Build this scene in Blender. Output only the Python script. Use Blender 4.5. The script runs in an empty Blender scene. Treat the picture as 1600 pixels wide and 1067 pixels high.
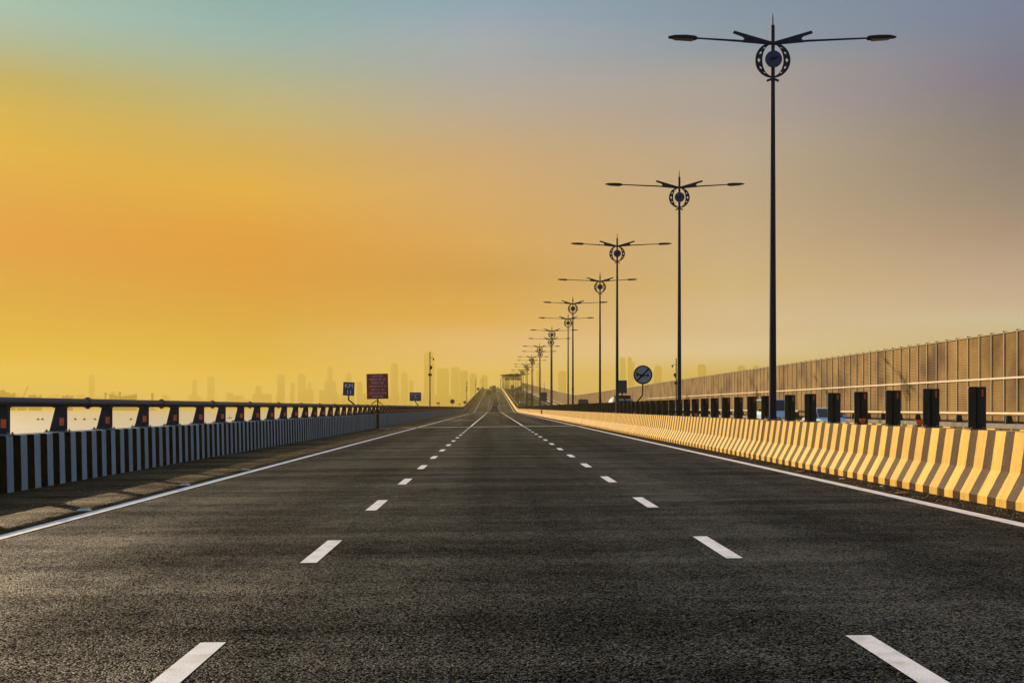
import bpy, bmesh, math, random
from mathutils import Vector, Matrix
random.seed(7)
S = bpy.context.scene
C = S.collection
R = math.radians
PI = math.pi
H = 1.277            # camera height over the carriageway
F = 1665.0           # focal length in photo pixels
VX, VY = 771.0, 636.5

# ------------------------------------------------------------------ camera
cam = bpy.data.cameras.new("Camera"); co = bpy.data.objects.new("Camera", cam); C.objects.link(co)
co.location = (0, 0, H); co.rotation_euler = (R(90), 0, 0)
cam.sensor_width = 36; cam.lens = F / 1600 * 36
cam.shift_x = (800 - VX) / 1600; cam.shift_y = (VY - 533.5) / 1600
cam.clip_start = 0.05; cam.clip_end = 40000
S.camera = co

# ------------------------------------------------------------------ world
SUN_AZ, SUN_EL = -38.0, 18.0          # degrees left of the road axis, above horizon
def lin(c):
    out = []
    for v in c:
        v /= 255.0
        out.append(v / 12.92 if v <= 0.04045 else ((v + 0.055) / 1.055) ** 2.4)
    return tuple(out) + (1.0,)
W = bpy.data.worlds.new("World"); S.world = W; W.use_nodes = True
nt = W.node_tree; N = nt.nodes; L = nt.links; N.clear()
def wn(t, **k):
    n = N.new(t)
    for a, b in k.items(): setattr(n, a, b)
    return n
def wmath(op, a, b=None, c=None):
    n = wn('ShaderNodeMath', operation=op)
    for i, v in enumerate((a, b, c)):
        if v is None: continue
        if isinstance(v, (int, float)): n.inputs[i].default_value = v
        else: L.new(v, n.inputs[i])
    return n.outputs[0]
tc = wn('ShaderNodeTexCoord'); sep = wn('ShaderNodeSeparateXYZ'); L.new(tc.outputs['Generated'], sep.inputs[0])
X_, Y_, Z_ = sep.outputs
el = wmath('DIVIDE', wmath('ARCSINE', Z_), PI / 2)              # -1 .. 1
hl = wmath('MAXIMUM', wmath('SQRT', wmath('ADD', wmath('MULTIPLY', X_, X_), wmath('MULTIPLY', Y_, Y_))), 1e-4)
sx, sy = math.sin(R(SUN_AZ)), math.cos(R(SUN_AZ))
dt = wmath('DIVIDE', wmath('ADD', wmath('MULTIPLY', X_, sx), wmath('MULTIPLY', Y_, sy)), hl)
ang = wmath('DEGREES', wmath('ARCCOSINE', wmath('MINIMUM', wmath('MAXIMUM', dt, -1.0), 1.0)))
SKY = [  # SKYTABLE: bearing from the sun, then (elevation, linear colour)
  (14.0, [(0,[0,1.2782,1.2501]),(0.99,[0,1.2782,1.2501]),(2.4,[0,0,0]),(4.28,[0.121,0,0]),(6.46,[0.2376,0,0]),(8.01,[0.3465,0,0]),(10.46,[0.3481,0.1032,0]),(12.27,[0.3436,0.1767,0]),(14.06,[0.2753,0.187,0.0176]),(15.82,[0.1493,0.1868,0.0737]),(17.55,[0.0462,0.2483,0.2669]),(18.97,[0.016,0.2886,0.3648]),(34,[0.12,0.23,0.36]),(90,[0.045,0.14,0.33])]),
  (25.4, [(0,[1.6,1.6,1.2416]),(0.89,[1.6,1.6,1.2416]),(2.06,[0,0,0]),(3.91,[0.1472,0,0]),(6.24,[0.3386,0,0]),(8.55,[0.4205,0.0601,0]),(11.16,[0.4573,0.2132,0.021]),(13.09,[0.345,0.2163,0.0638]),(14.98,[0.2491,0.2589,0.1413]),(16.85,[0.1378,0.2733,0.2421]),(18.67,[0.0476,0.2786,0.3718]),(20.17,[0,0.2601,0.383]),(34,[0.12,0.23,0.36]),(90,[0.045,0.14,0.33])]),
  (37.6, [(0,[1.6,1.6,1.6]),(1.53,[1.6,1.6,1.6]),(2.63,[0.7775,0.5391,0.806]),(4.69,[0.423,0.1517,0.0889]),(7.07,[0.2999,0.0915,0.0636]),(8.76,[0.4152,0.1852,0.0928]),(11.43,[0.401,0.2247,0.1456]),(13.39,[0.3447,0.231,0.1808]),(15.33,[0.2407,0.2374,0.2756]),(17.23,[0.1648,0.2447,0.3588]),(19.1,[0.1307,0.2551,0.4083]),(20.62,[0.0549,0.2348,0.4453]),(34,[0.12,0.23,0.36]),(90,[0.045,0.14,0.33])]),
  (50.7, [(0,[0.8105,1.1871,1.6]),(2.73,[0.8105,1.1871,1.6]),(3.91,[0.4917,0.5214,0.7508]),(6.24,[0.372,0.3398,0.3271]),(8.55,[0.3109,0.2625,0.2861]),(11.15,[0.2532,0.2318,0.255]),(13.08,[0.2539,0.2393,0.2756]),(14.98,[0.1905,0.2124,0.3035]),(16.84,[0.1674,0.2112,0.3049]),(18.21,[0.0592,0.1831,0.3458]),(20.16,[0.0253,0.1662,0.3521]),(34,[0.12,0.23,0.36]),(90,[0.045,0.14,0.33])]),
  (64.1, [(0,[0.4839,0.6598,0.8632]),(4.21,[0.4839,0.6598,0.8632]),(5.13,[0.3823,0.3723,0.5653]),(6.66,[0.2594,0.2299,0.3967]),(8.49,[0.1209,0.1113,0.2484]),(10.29,[0.0389,0.0769,0.2062]),(12.08,[0.0224,0.0597,0.1869]),(13.84,[0,0.0602,0.1898]),(15.57,[0,0.0512,0.2366]),(17.28,[0,0.0829,0.2687]),(18.68,[0,0.0977,0.3053]),(34,[0.12,0.23,0.36]),(90,[0.045,0.14,0.33])]),
  (80, [(0,[0.24,0.26,0.315]),(8,[0.22499999999999998,0.26,0.33999999999999997]),(20,[0.215,0.25,0.35]),(40,[0.205,0.235,0.33499999999999996]),(90,[0.19749999999999998,0.22,0.315])]),
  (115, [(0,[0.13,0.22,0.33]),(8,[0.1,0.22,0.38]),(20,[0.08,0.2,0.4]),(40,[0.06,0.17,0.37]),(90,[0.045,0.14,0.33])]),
]  # ENDSKY
def ramp(stops):
    r = wn('ShaderNodeValToRGB'); L.new(el, r.inputs[0]); e = r.color_ramp.elements
    for i, (p, c) in enumerate(stops):
        if i < 2: k = e[i]; k.position = p / 90
        else: k = e.new(p / 90)
        k.color = tuple(c) + (1.0,)
    return r.outputs[0]
def wmap(v, a, b):
    m = wn('ShaderNodeMapRange'); L.new(v, m.inputs[0]); m.inputs[1].default_value = a; m.inputs[2].default_value = b
    return m.outputs[0]
def wmix(f, a, b):
    m = wn('ShaderNodeMix', data_type='RGBA'); L.new(f, m.inputs[0]); L.new(a, m.inputs[6]); L.new(b, m.inputs[7]); return m.outputs[2]
# columns of the sky at 14, 25, 38, 51, 64 degrees from the sun's bearing and behind the viewer
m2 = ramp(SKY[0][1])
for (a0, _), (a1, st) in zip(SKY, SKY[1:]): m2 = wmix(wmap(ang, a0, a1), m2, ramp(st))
# faint uneven haze bands in the sky
nz = wn('ShaderNodeTexNoise'); mp = wn('ShaderNodeMapping'); mp.inputs['Scale'].default_value = (1.6, 1.6, 7.0)
L.new(tc.outputs['Generated'], mp.inputs[0]); L.new(mp.outputs[0], nz.inputs['Vector']); nz.inputs['Scale'].default_value = 1.7; nz.inputs['Detail'].default_value = 5
nf = wn('ShaderNodeMapRange'); L.new(nz.outputs[0], nf.inputs[0]); nf.inputs[1].default_value = .25; nf.inputs[2].default_value = .75; nf.inputs[3].default_value = .965; nf.inputs[4].default_value = 1.035
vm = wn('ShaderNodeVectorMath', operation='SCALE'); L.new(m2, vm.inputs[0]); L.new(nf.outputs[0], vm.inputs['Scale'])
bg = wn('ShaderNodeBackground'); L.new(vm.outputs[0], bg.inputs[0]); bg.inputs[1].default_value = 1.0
skt = wn('ShaderNodeTexSky'); skt.sky_type = 'NISHITA'; skt.sun_disc = False
skt.sun_elevation = R(SUN_EL); skt.sun_rotation = R(SUN_AZ); skt.dust_density = 6; skt.air_density = 1.5
bg2 = wn('ShaderNodeBackground'); L.new(skt.outputs[0], bg2.inputs[0]); bg2.inputs[1].default_value = .07
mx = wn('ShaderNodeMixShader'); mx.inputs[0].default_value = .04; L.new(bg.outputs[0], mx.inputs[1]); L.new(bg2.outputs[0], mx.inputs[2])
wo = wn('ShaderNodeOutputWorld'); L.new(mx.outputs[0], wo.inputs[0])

# ------------------------------------------------------------------ sun, exposure
sl = bpy.data.lights.new("sun", 'SUN'); sl.energy = 5.0; sl.angle = R(.6); sl.color = (1.0, .74, .46)
so = bpy.data.objects.new("sun", sl); C.objects.link(so)
sd = Vector((math.sin(R(SUN_AZ)) * math.cos(R(SUN_EL)), math.cos(R(SUN_AZ)) * math.cos(R(SUN_EL)), math.sin(R(SUN_EL))))
so.rotation_euler = sd.to_track_quat('Z', 'Y').to_euler(); so.location = sd * 60
S.view_settings.view_transform = 'Standard'; S.view_settings.look = 'None'; S.view_settings.exposure = 0.45; S.view_settings.gamma = 1
S.render.engine = 'CYCLES'
S.cycles.volume_bounces = 0

# ------------------------------------------------------------------ materials
def mat(name, base, rough=.6, metal=0.0, var=.12, scale=4.0, bump=0.0, bscale=60.0, spec=.5, dirt=None, dscale=1.5, stretch=(1, 1, 1), dstretch=(1, 1, 1)):
    """principled with fine value noise, optional dirt colour and bump"""
    m = bpy.data.materials.new(name); m.use_nodes = True
    n = m.node_tree.nodes; l = m.node_tree.links; p = n['Principled BSDF']
    g = n.new('ShaderNodeNewGeometry')
    def noise(sc, det, st):
        mp = n.new('ShaderNodeMapping'); mp.inputs['Scale'].default_value = st; l.new(g.outputs['Position'], mp.inputs[0])
        t = n.new('ShaderNodeTexNoise'); t.inputs['Scale'].default_value = sc; t.inputs['Detail'].default_value = det; l.new(mp.outputs[0], t.inputs['Vector']); return t.outputs[0]
    a = noise(scale, 6, stretch)
    mr = n.new('ShaderNodeMapRange'); l.new(a, mr.inputs[0]); mr.inputs[1].default_value = .3; mr.inputs[2].default_value = .7
    mr.inputs[3].default_value = 1 - var; mr.inputs[4].default_value = 1 + var
    v = n.new('ShaderNodeVectorMath'); v.operation = 'SCALE'; v.inputs[0].default_value = base[:3]; l.new(mr.outputs[0], v.inputs['Scale'])
    out = v.outputs[0]
    if dirt:
        d = noise(dscale, 8, dstretch); rr = n.new('ShaderNodeMapRange'); l.new(d, rr.inputs[0]); rr.inputs[1].default_value = .48; rr.inputs[2].default_value = .68
        mi = n.new('ShaderNodeMix'); mi.data_type = 'RGBA'; l.new(rr.outputs[0], mi.inputs[0]); l.new(out, mi.inputs[6]); mi.inputs[7].default_value = tuple(dirt[:3]) + (1,)
        out = mi.outputs[2]
    l.new(out, p.inputs['Base Color'])
    p.inputs['Roughness'].default_value = rough; p.inputs['Metallic'].default_value = metal; p.inputs['Specular IOR Level'].default_value = spec
    if bump:
        b = n.new('ShaderNodeBump'); b.inputs['Strength'].default_value = bump; b.inputs['Distance'].default_value = .01
        l.new(noise(bscale, 3, (1, 1, 1)), b.inputs['Height']); l.new(b.outputs[0], p.inputs['Normal'])
    m['p'] = 1
    return m

def asphalt(name, dark, light, tint, bump=.9, patch=(.55, 1.35), lanes=True):
    m = bpy.data.materials.new(name); m.use_nodes = True
    n = m.node_tree.nodes; l = m.node_tree.links; p = n['Principled BSDF']
    g = n.new('ShaderNodeNewGeometry')
    def mapp(st):
        mp = n.new('ShaderNodeMapping'); mp.inputs['Scale'].default_value = st; l.new(g.outputs['Position'], mp.inputs[0]); return mp.outputs[0]
    def noise(sc, det, st=(1, 1, 1)):
        t = n.new('ShaderNodeTexNoise'); t.inputs['Scale'].default_value = sc; t.inputs['Detail'].default_value = det; l.new(mapp(st), t.inputs['Vector']); return t.outputs[0]
    def mrange(v, a, b, c, d):
        r = n.new('ShaderNodeMapRange'); l.new(v, r.inputs[0]); 
        for i, k in enumerate((a, b, c, d)): r.inputs[i + 1].default_value = k
        return r.outputs[0]
    def mul(a, b):
        k = n.new('ShaderNodeMath'); k.operation = 'MULTIPLY'; l.new(a, k.inputs[0]); l.new(b, k.inputs[1]); return k.outputs[0]
    vo = n.new('ShaderNodeTexVoronoi'); vo.inputs['Scale'].default_value = 80; l.new(mapp((1, 1, 1)), vo.inputs['Vector'])
    stone = n.new('ShaderNodeSeparateColor'); l.new(vo.outputs['Color'], stone.inputs[0])
    fine = noise(100, 4)
    agg = mul(mrange(stone.outputs[0], .25, 1, .12, 1.9), mrange(fine, .35, .66, .10, 2.0))
    spk = mrange(stone.outputs[1], .982, 1, 0, 1)                     # a few pale stones
    big = mul(mrange(noise(.55, 5, (.35, 1.6, 1)), .3, .7, patch[0], patch[1]), mrange(noise(.16, 5, (4.0, .10, 1)), .32, .68, .62, 1.42))
    mid = mul(big, mrange(noise(3.0, 4), .3, .7, .8, 1.2))
    streak = mrange(noise(1.0, 3, (.12, 3.2, 1)), .3, .7, .78, 1.24)
    pw = n.new('ShaderNodeMath'); pw.operation = 'POWER'; l.new(mul(agg, mul(mid, streak)), pw.inputs[0]); pw.inputs[1].default_value = 1.35
    fac = pw.outputs[0]
    mi = n.new('ShaderNodeMix'); mi.data_type = 'RGBA'; l.new(mrange(fac, 0, 3.0, 0, 1), mi.inputs[0])
    mi.inputs[6].default_value = dark + (1,); mi.inputs[7].default_value = light + (1,)
    m2 = n.new('ShaderNodeMix'); m2.data_type = 'RGBA'; l.new(mul(spk, mrange(fine, .3, .7, .2, 1)), m2.inputs[0]); l.new(mi.outputs[2], m2.inputs[6]); m2.inputs[7].default_value = tint + (1,)
    l.new(m2.outputs[2], p.inputs['Base Color'])
    l.new(mrange(mid, .4, 1.6, .60, .38), p.inputs['Roughness'])
    l.new(mrange(fac, 0, 2.6, .0, .062), p.inputs['Specular IOR Level'])
    b = n.new('ShaderNodeBump'); b.inputs['Strength'].default_value = bump; b.inputs['Distance'].default_value = .007
    hh = n.new('ShaderNodeMath'); hh.operation = 'ADD'; l.new(fine, hh.inputs[0]); l.new(mrange(vo.outputs['Distance'], 0, .7, 1, 0), hh.inputs[1])
    l.new(hh.outputs[0], b.inputs['Height']); l.new(b.outputs[0], p.inputs['Normal'])
    return m

def striped(name, ca, cb, period, phase, duty=.5, rough=.8, spec=.04, grime=(.10, .07, .04), gfac=.35):
    m = bpy.data.materials.new(name); m.use_nodes = True
    n = m.node_tree.nodes; l = m.node_tree.links; p = n['Principled BSDF']
    g = n.new('ShaderNodeNewGeometry'); s = n.new('ShaderNodeSeparateXYZ'); l.new(g.outputs['Position'], s.inputs[0])
    def M(op, a, b=None):
        k = n.new('ShaderNodeMath'); k.operation = op
        for i, v in enumerate((a, b)):
            if v is None: continue
            if isinstance(v, (int, float)): k.inputs[i].default_value = v
            else: l.new(v, k.inputs[i])
        return k.outputs[0]
    def noise(sc, det, st):
        mp = n.new('ShaderNodeMapping'); mp.inputs['Scale'].default_value = st; l.new(g.outputs['Position'], mp.inputs[0])
        t = n.new('ShaderNodeTexNoise'); t.inputs['Scale'].default_value = sc; t.inputs['Detail'].default_value = det; l.new(mp.outputs[0], t.inputs['Vector']); return t.outputs[0]
    wob = M('MULTIPLY', M('SUBTRACT', noise(9, 3, (1, 1, 1)), .5), .022)
    fr = M('FRACT', M('DIVIDE', M('ADD', M('ADD', s.outputs[1], wob), phase), period))
    st = M('LESS_THAN', fr, duty)
    mi = n.new('ShaderNodeMix'); mi.data_type = 'RGBA'; l.new(st, mi.inputs[0]); mi.inputs[6].default_value = cb + (1,); mi.inputs[7].default_value = ca + (1,)
    wear = n.new('ShaderNodeMapRange'); l.new(noise(2.2, 9, (1, 3.0, .9)), wear.inputs[0]); wear.inputs[1].default_value = .45; wear.inputs[2].default_value = .72; wear.inputs[4].default_value = gfac
    m2 = n.new('ShaderNodeMix'); m2.data_type = 'RGBA'; l.new(wear.outputs[0], m2.inputs[0]); l.new(mi.outputs[2], m2.inputs[6]); m2.inputs[7].default_value = grime + (1,)
    # splashed dirt stains with a wandering upper edge close to the road
    chip = n.new('ShaderNodeMapRange'); l.new(noise(14, 6, (1, 1, 1.4)), chip.inputs[0]); chip.inputs[1].default_value = .60; chip.inputs[2].default_value = .68; chip.inputs[4].default_value = gfac * 1.3
    m3 = n.new('ShaderNodeMix'); m3.data_type = 'RGBA'; l.new(chip.outputs[0], m3.inputs[0]); l.new(m2.outputs[2], m3.inputs[6]); m3.inputs[7].default_value = tuple(v * 1.6 for v in grime) + (1,)
    l.new(m3.outputs[2], p.inputs['Base Color']); p.inputs['Roughness'].default_value = rough; p.inputs['Specular IOR Level'].default_value = spec
    b = n.new('ShaderNodeBump'); b.inputs['Strength'].default_value = .35; b.inputs['Distance'].default_value = .006; l.new(noise(28, 5, (1, 1, 1)), b.inputs['Height']); l.new(b.outputs[0], p.inputs['Normal'])
    return m

M_ = {}
M_['asphalt'] = asphalt('asphalt', (.0006, .0008, .0011), (.100, .118, .122), (.42, .36, .22))
M_['shoulder'] = asphalt('dusty_asphalt', (.002, .002, .002), (.22, .145, .065), (.30, .24, .16), bump=1.0, patch=(.35, 1.8))
M_['grit'] = asphalt('gritty_asphalt', (.003, .003, .003), (.06, .052, .042), (.30, .25, .2), bump=1.0)
M_['concrete'] = mat('concrete', (.30, .29, .27), .85, var=.2, scale=2, bump=.3, dirt=(.16, .14, .12), dscale=.8)
M_['paint'] = mat('road_paint', (.90, .90, .90), .6, var=.10, scale=14, bump=.3, bscale=90, dirt=(.66, .63, .56), dscale=7)
M_['yellow_stripe'] = striped('yellow_brown_stripes', (.96, .62, .13), (.060, .028, .008), .495, .13, .54, rough=.5, spec=.09, gfac=.20, grime=(.20, .13, .05))
M_['black_stripe'] = striped('black_white_stripes', (.36, .48, .57), (.002, .002, .003), .515, .08, .46, grime=(.04, .04, .04), gfac=.16)
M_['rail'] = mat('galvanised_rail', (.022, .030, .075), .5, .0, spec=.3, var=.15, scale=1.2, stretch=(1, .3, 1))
M_['post'] = mat('cast_post', (.020, .028, .055), .6, .0, spec=.2, var=.2, scale=6, bump=.2)
M_['gold_rail'] = mat('painted_rail', (.62, .46, .24), .45, .1, var=.1, scale=2)
M_['reflector'] = mat('orange_reflector', (.85, .12, .015), .25, var=.1, scale=20)
M_['plate'] = mat('steel_plate', (.20, .20, .21), .5, .5, var=.2, scale=8)
M_['panel'] = mat('black_plastic_panel', (.008, .010, .012), .34, 0, var=.2, scale=5, spec=.45)
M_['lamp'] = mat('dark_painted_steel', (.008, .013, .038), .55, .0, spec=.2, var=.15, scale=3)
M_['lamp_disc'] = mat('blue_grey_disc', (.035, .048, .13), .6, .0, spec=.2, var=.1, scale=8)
M_['black'] = mat('black_paint', (.004, .004, .006), .7, spec=.12, var=.1, scale=8)
M_['lens'] = mat('lamp_lens', (.06, .035, .03), .35, 0, var=.1, scale=8)
M_['nb_panel'] = mat('noise_barrier_panel', (.42, .27, .10), .75, .0, var=.12, scale=1.1, bump=.25, dirt=(.17, .09, .04), dscale=.45, spec=.15)
M_['nb_post'] = mat('noise_barrier_post', (.36, .33, .20), .6, .0, var=.1, scale=2)
M_['nb_strip'] = mat('noise_barrier_strip', (.80, .70, .52), .5, var=.1, scale=2)
M_['sign_blue'] = mat('blue_sign_face', (.004, .012, .13), .5, var=.1, scale=6)
M_['sign_red'] = mat('red_sign_face', (.22, .002, .010), .45, var=.1, scale=6)
M_['sign_white'] = mat('white_sign_face', (.32, .34, .44), .45, var=.08, scale=6)
M_['sign_text'] = mat('sign_lettering', (.62, .66, .72), .45, var=.05, scale=6)
M_['sign_text_red'] = mat('faded_lettering', (.60, .40, .46), .45, var=.1, scale=30)
M_['sign_back'] = mat('grey_sign_back', (.045, .055, .075), .5, .2, var=.15, scale=4)
M_['band_blue'] = mat('pale_blue_band', (.12, .22, .38), .45, var=.1, scale=10)
M_['green'] = mat('green_marker', (.02, .18, .09), .5, var=.15, scale=9)
M_['glass'] = mat('window_glass', (.01, .02, .035), .15, 0, var=.1, scale=3, spec=.45)
M_['tyre'] = mat('tyre_rubber', (.012, .012, .012), .8, var=.2, scale=12)
M_['rim'] = mat('wheel_rim', (.35, .35, .36), .35, .8, var=.1, scale=9)
M_['car_blue'] = mat('blue_car_paint', (.50, .80, 1.0), .35, .0, var=.05, scale=3, spec=.6)
M_['car_pale'] = mat('pale_blue_car_paint', (.55, .80, 1.0), .35, .0, var=.05, scale=3, spec=.6)
M_['car_white'] = mat('white_car_paint', (.68, .70, .72), .25, 0, var=.05, scale=3, spec=.6)
M_['car_dark'] = mat('dark_car_paint', (.020, .030, .055), .25, .2, var=.08, scale=3, spec=.6)
M_['car_silver'] = mat('silver_car_paint', (.34, .36, .38), .28, .5, var=.06, scale=3)
M_['car_red'] = mat('maroon_car_paint', (.16, .03, .03), .28, .1, var=.06, scale=3)
M_['cargo'] = mat('cargo_box_sheet', (.12, .15, .20), .5, .1, var=.15, scale=1.5, stretch=(1, 6, 1))
M_['tail'] = mat('tail_lamp', (.45, .02, .01), .2, var=.1, scale=9)
M_['head'] = mat('head_lamp', (.75, .74, .70), .1, var=.05, scale=9)
M_['ship'] = mat('ship_hull', (.02, .05, .05), .6, var=.2, scale=.05)
M_['ship_top'] = mat('ship_superstructure', (.06, .10, .09), .6, var=.2, scale=.08)
M_['ship_rust'] = mat('ship_stack', (.10, .05, .03), .6, var=.2, scale=.08)
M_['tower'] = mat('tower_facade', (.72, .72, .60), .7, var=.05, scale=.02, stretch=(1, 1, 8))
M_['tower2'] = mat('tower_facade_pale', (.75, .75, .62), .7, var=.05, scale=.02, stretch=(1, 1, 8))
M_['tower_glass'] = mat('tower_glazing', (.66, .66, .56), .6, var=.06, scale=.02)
M_['leaf'] = mat('dry_leaf', (.45, .16, .03), .7, var=.3, scale=20)
M_['litter'] = mat('pale_litter', (.7, .68, .62), .7, var=.2, scale=20)
M_['joint'] = mat('joint_steel', (.50, .46, .34), .8, .0, var=.3, scale=1.5, stretch=(1, 1, 1), dirt=(.10, .09, .08), dscale=.7)
M_['joint_gap'] = mat('joint_rubber', (.01, .01, .01), .8, var=.2, scale=6)
M_['hill'] = mat('far_shore', (.07, .08, .06), .9, var=.3, scale=.01)

def cell_var(m, period, phase, lo, hi, drip=0.0):
    """every stripe or bay gets its own slight tone, plus streaks running down"""
    n = m.node_tree.nodes; l = m.node_tree.links; p = n['Principled BSDF']; src = p.inputs['Base Color'].links[0].from_socket
    g = n.new('ShaderNodeNewGeometry'); sp = n.new('ShaderNodeSeparateXYZ'); l.new(g.outputs['Position'], sp.inputs[0])
    a = n.new('ShaderNodeMath'); a.operation = 'ADD'; l.new(sp.outputs[1], a.inputs[0]); a.inputs[1].default_value = phase
    b = n.new('ShaderNodeMath'); b.operation = 'DIVIDE'; l.new(a.outputs[0], b.inputs[0]); b.inputs[1].default_value = period
    f = n.new('ShaderNodeMath'); f.operation = 'FLOOR'; l.new(b.outputs[0], f.inputs[0])
    w = n.new('ShaderNodeTexWhiteNoise'); w.noise_dimensions = '1D'; l.new(f.outputs[0], w.inputs['W'])
    r = n.new('ShaderNodeMapRange'); l.new(w.outputs['Value'], r.inputs[0]); r.inputs[3].default_value = lo; r.inputs[4].default_value = hi
    out = r.outputs[0]
    if drip:
        mp = n.new('ShaderNodeMapping'); mp.inputs['Scale'].default_value = (1, 9, .5); l.new(g.outputs['Position'], mp.inputs[0])
        t = n.new('ShaderNodeTexNoise'); t.inputs['Scale'].default_value = 2.2; t.inputs['Detail'].default_value = 6; l.new(mp.outputs[0], t.inputs['Vector'])
        q = n.new('ShaderNodeMapRange'); l.new(t.outputs[0], q.inputs[0]); q.inputs[1].default_value = .42; q.inputs[2].default_value = .72; q.inputs[3].default_value = 1.0; q.inputs[4].default_value = 1 - drip
        k = n.new('ShaderNodeMath'); k.operation = 'MULTIPLY'; l.new(out, k.inputs[0]); l.new(q.outputs[0], k.inputs[1]); out = k.outputs[0]
    v = n.new('ShaderNodeVectorMath'); v.operation = 'SCALE'; l.new(src, v.inputs[0]); l.new(out, v.inputs['Scale']); l.new(v.outputs[0], p.inputs['Base Color'])
cell_var(M_['yellow_stripe'], .2475, .13, .88, 1.10, .22)
cell_var(M_['black_stripe'], .2575, .08, .86, 1.08, .25)
cell_var(M_['nb_panel'], 1.14, .0, .80, 1.10, .25)

def water_mat():
    m = bpy.data.materials.new('sea_water'); m.use_nodes = True
    n = m.node_tree.nodes; l = m.node_tree.links; p = n['Principled BSDF']
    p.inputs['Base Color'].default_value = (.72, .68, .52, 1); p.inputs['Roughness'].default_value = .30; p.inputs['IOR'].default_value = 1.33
    g = n.new('ShaderNodeNewGeometry'); mp = n.new('ShaderNodeMapping'); mp.inputs['Scale'].default_value = (1, 1, 1); l.new(g.outputs['Position'], mp.inputs[0])
    t = n.new('ShaderNodeTexNoise'); t.inputs['Scale'].default_value = .35; t.inputs['Detail'].default_value = 8; l.new(mp.outputs[0], t.inputs['Vector'])
    t2 = n.new('ShaderNodeTexNoise'); t2.inputs['Scale'].default_value = .012; t2.inputs['Detail'].default_value = 5; mp2 = n.new('ShaderNodeMapping'); mp2.inputs['Scale'].default_value = (.6, 2.2, 1)
    l.new(g.outputs['Position'], mp2.inputs[0]); l.new(mp2.outputs[0], t2.inputs['Vector'])
    r = n.new('ShaderNodeMapRange'); l.new(t2.outputs[0], r.inputs[0]); r.inputs[1].default_value = .35; r.inputs[2].default_value = .65; r.inputs[3].default_value = .40; r.inputs[4].default_value = .55
    l.new(r.outputs[0], p.inputs['Roughness'])
    b = n.new('ShaderNodeBump'); b.inputs['Strength'].default_value = .35; b.inputs['Distance'].default_value = .4; l.new(t.outputs[0], b.inputs['Height']); l.new(b.outputs[0], p.inputs['Normal'])
    return m
M_['water'] = water_mat()

# ------------------------------------------------------------------ mesh helpers
class MB:
    def __init__(s): s.v = []; s.f = []; s.sm = []
    def add(s, vs, fs, smooth=False):
        o = len(s.v); s.v += [tuple(v) for v in vs]
        for f in fs: s.f.append(tuple(i + o for i in f)); s.sm.append(smooth)
        return s
    def box(s, x0, x1, y0, y1, z0, z1):
        vs = [(x0, y0, z0), (x1, y0, z0), (x1, y1, z0), (x0, y1, z0), (x0, y0, z1), (x1, y0, z1), (x1, y1, z1), (x0, y1, z1)]
        return s.add(vs, [(0, 3, 2, 1), (4, 5, 6, 7), (0, 1, 5, 4), (1, 2, 6, 5), (2, 3, 7, 6), (3, 0, 4, 7)])
    def loft(s, secs, closed=True, caps=True, smooth=False):
        n = len(secs[0]); vs = [p for q in secs for p in q]; fs = []
        for i in range(len(secs) - 1):
            for j in range(n if closed else n - 1):
                k = (j + 1) % n
                fs.append((i * n + j, i * n + k, (i + 1) * n + k, (i + 1) * n + j))
        s.add(vs, fs, smooth)
        if caps and closed:
            s.add(secs[0], [tuple(reversed(range(n)))]); s.add(secs[-1], [tuple(range(n))])
        return s
    def tube(s, pts, rads, seg=10, smooth=True):
        pts = [Vector(p) for p in pts]
        if not hasattr(rads, '__len__'): rads = [rads] * len(pts)
        secs = []
        for i, p in enumerate(pts):
            d = (pts[min(i + 1, len(pts) - 1)] - pts[max(i - 1, 0)]).normalized()
            a = Vector((0, 0, 1)) if abs(d.z) < .9 else Vector((1, 0, 0))
            u = d.cross(a).normalized(); w = d.cross(u).normalized()
            secs.append([p + (u * math.cos(2 * PI * k / seg) + w * math.sin(2 * PI * k / seg)) * rads[i] for k in range(seg)])
        return s.loft(secs, smooth=smooth)
    def prism_y(s, poly, y0, y1):           # poly in (x,z), extruded along y
        return s.loft([[(x, y0, z) for x, z in poly], [(x, y1, z) for x, z in poly]])
    def prism_x(s, poly, x0, x1):           # poly in (y,z)
        return s.loft([[(x0, y, z) for y, z in poly], [(x1, y, z) for y, z in poly]])
    def build(s, name, m, parent=None, bevel=0, recalc=True):
        me = bpy.data.meshes.new(name); me.from_pydata(s.v, [], s.f)
        me.polygons.foreach_set('use_smooth', s.sm)
        bm = bmesh.new(); bm.from_mesh(me)
        if bevel:
            bmesh.ops.remove_doubles(bm, verts=bm.verts, dist=1e-5)
            bmesh.ops.recalc_face_normals(bm, faces=bm.faces)
            bmesh.ops.bevel(bm, geom=[e for e in bm.edges if len(e.link_faces) == 2 and e.calc_face_angle(0) > .5], offset=bevel, segments=2, affect='EDGES', profile=.6)
        elif recalc: bmesh.ops.recalc_face_normals(bm, faces=bm.faces)
        bm.to_mesh(me); bm.free(); me.update()
        me.materials.append(M_[m] if isinstance(m, str) else m)
        o = bpy.data.objects.new(name, me); C.objects.link(o)
        if parent is not None: o.parent = parent
        return o
def tag(o, label, cat, group=None):
    o['label'] = label; o['category'] = cat
    if group: o['group'] = group
    return o
def struct(o, kind='structure'):
    o['kind'] = kind; return o
def thing(name, label, cat, loc=(0, 0, 0), rz=0, group=None):
    o = bpy.data.objects.new(name, None); C.objects.link(o); o.location = loc; o.rotation_euler = (0, 0, rz); o.empty_display_size = .2
    return tag(o, label, cat, group)
KIDS = {}
def kids(o):
    return [c for c in C.objects if c.parent == o]
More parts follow.
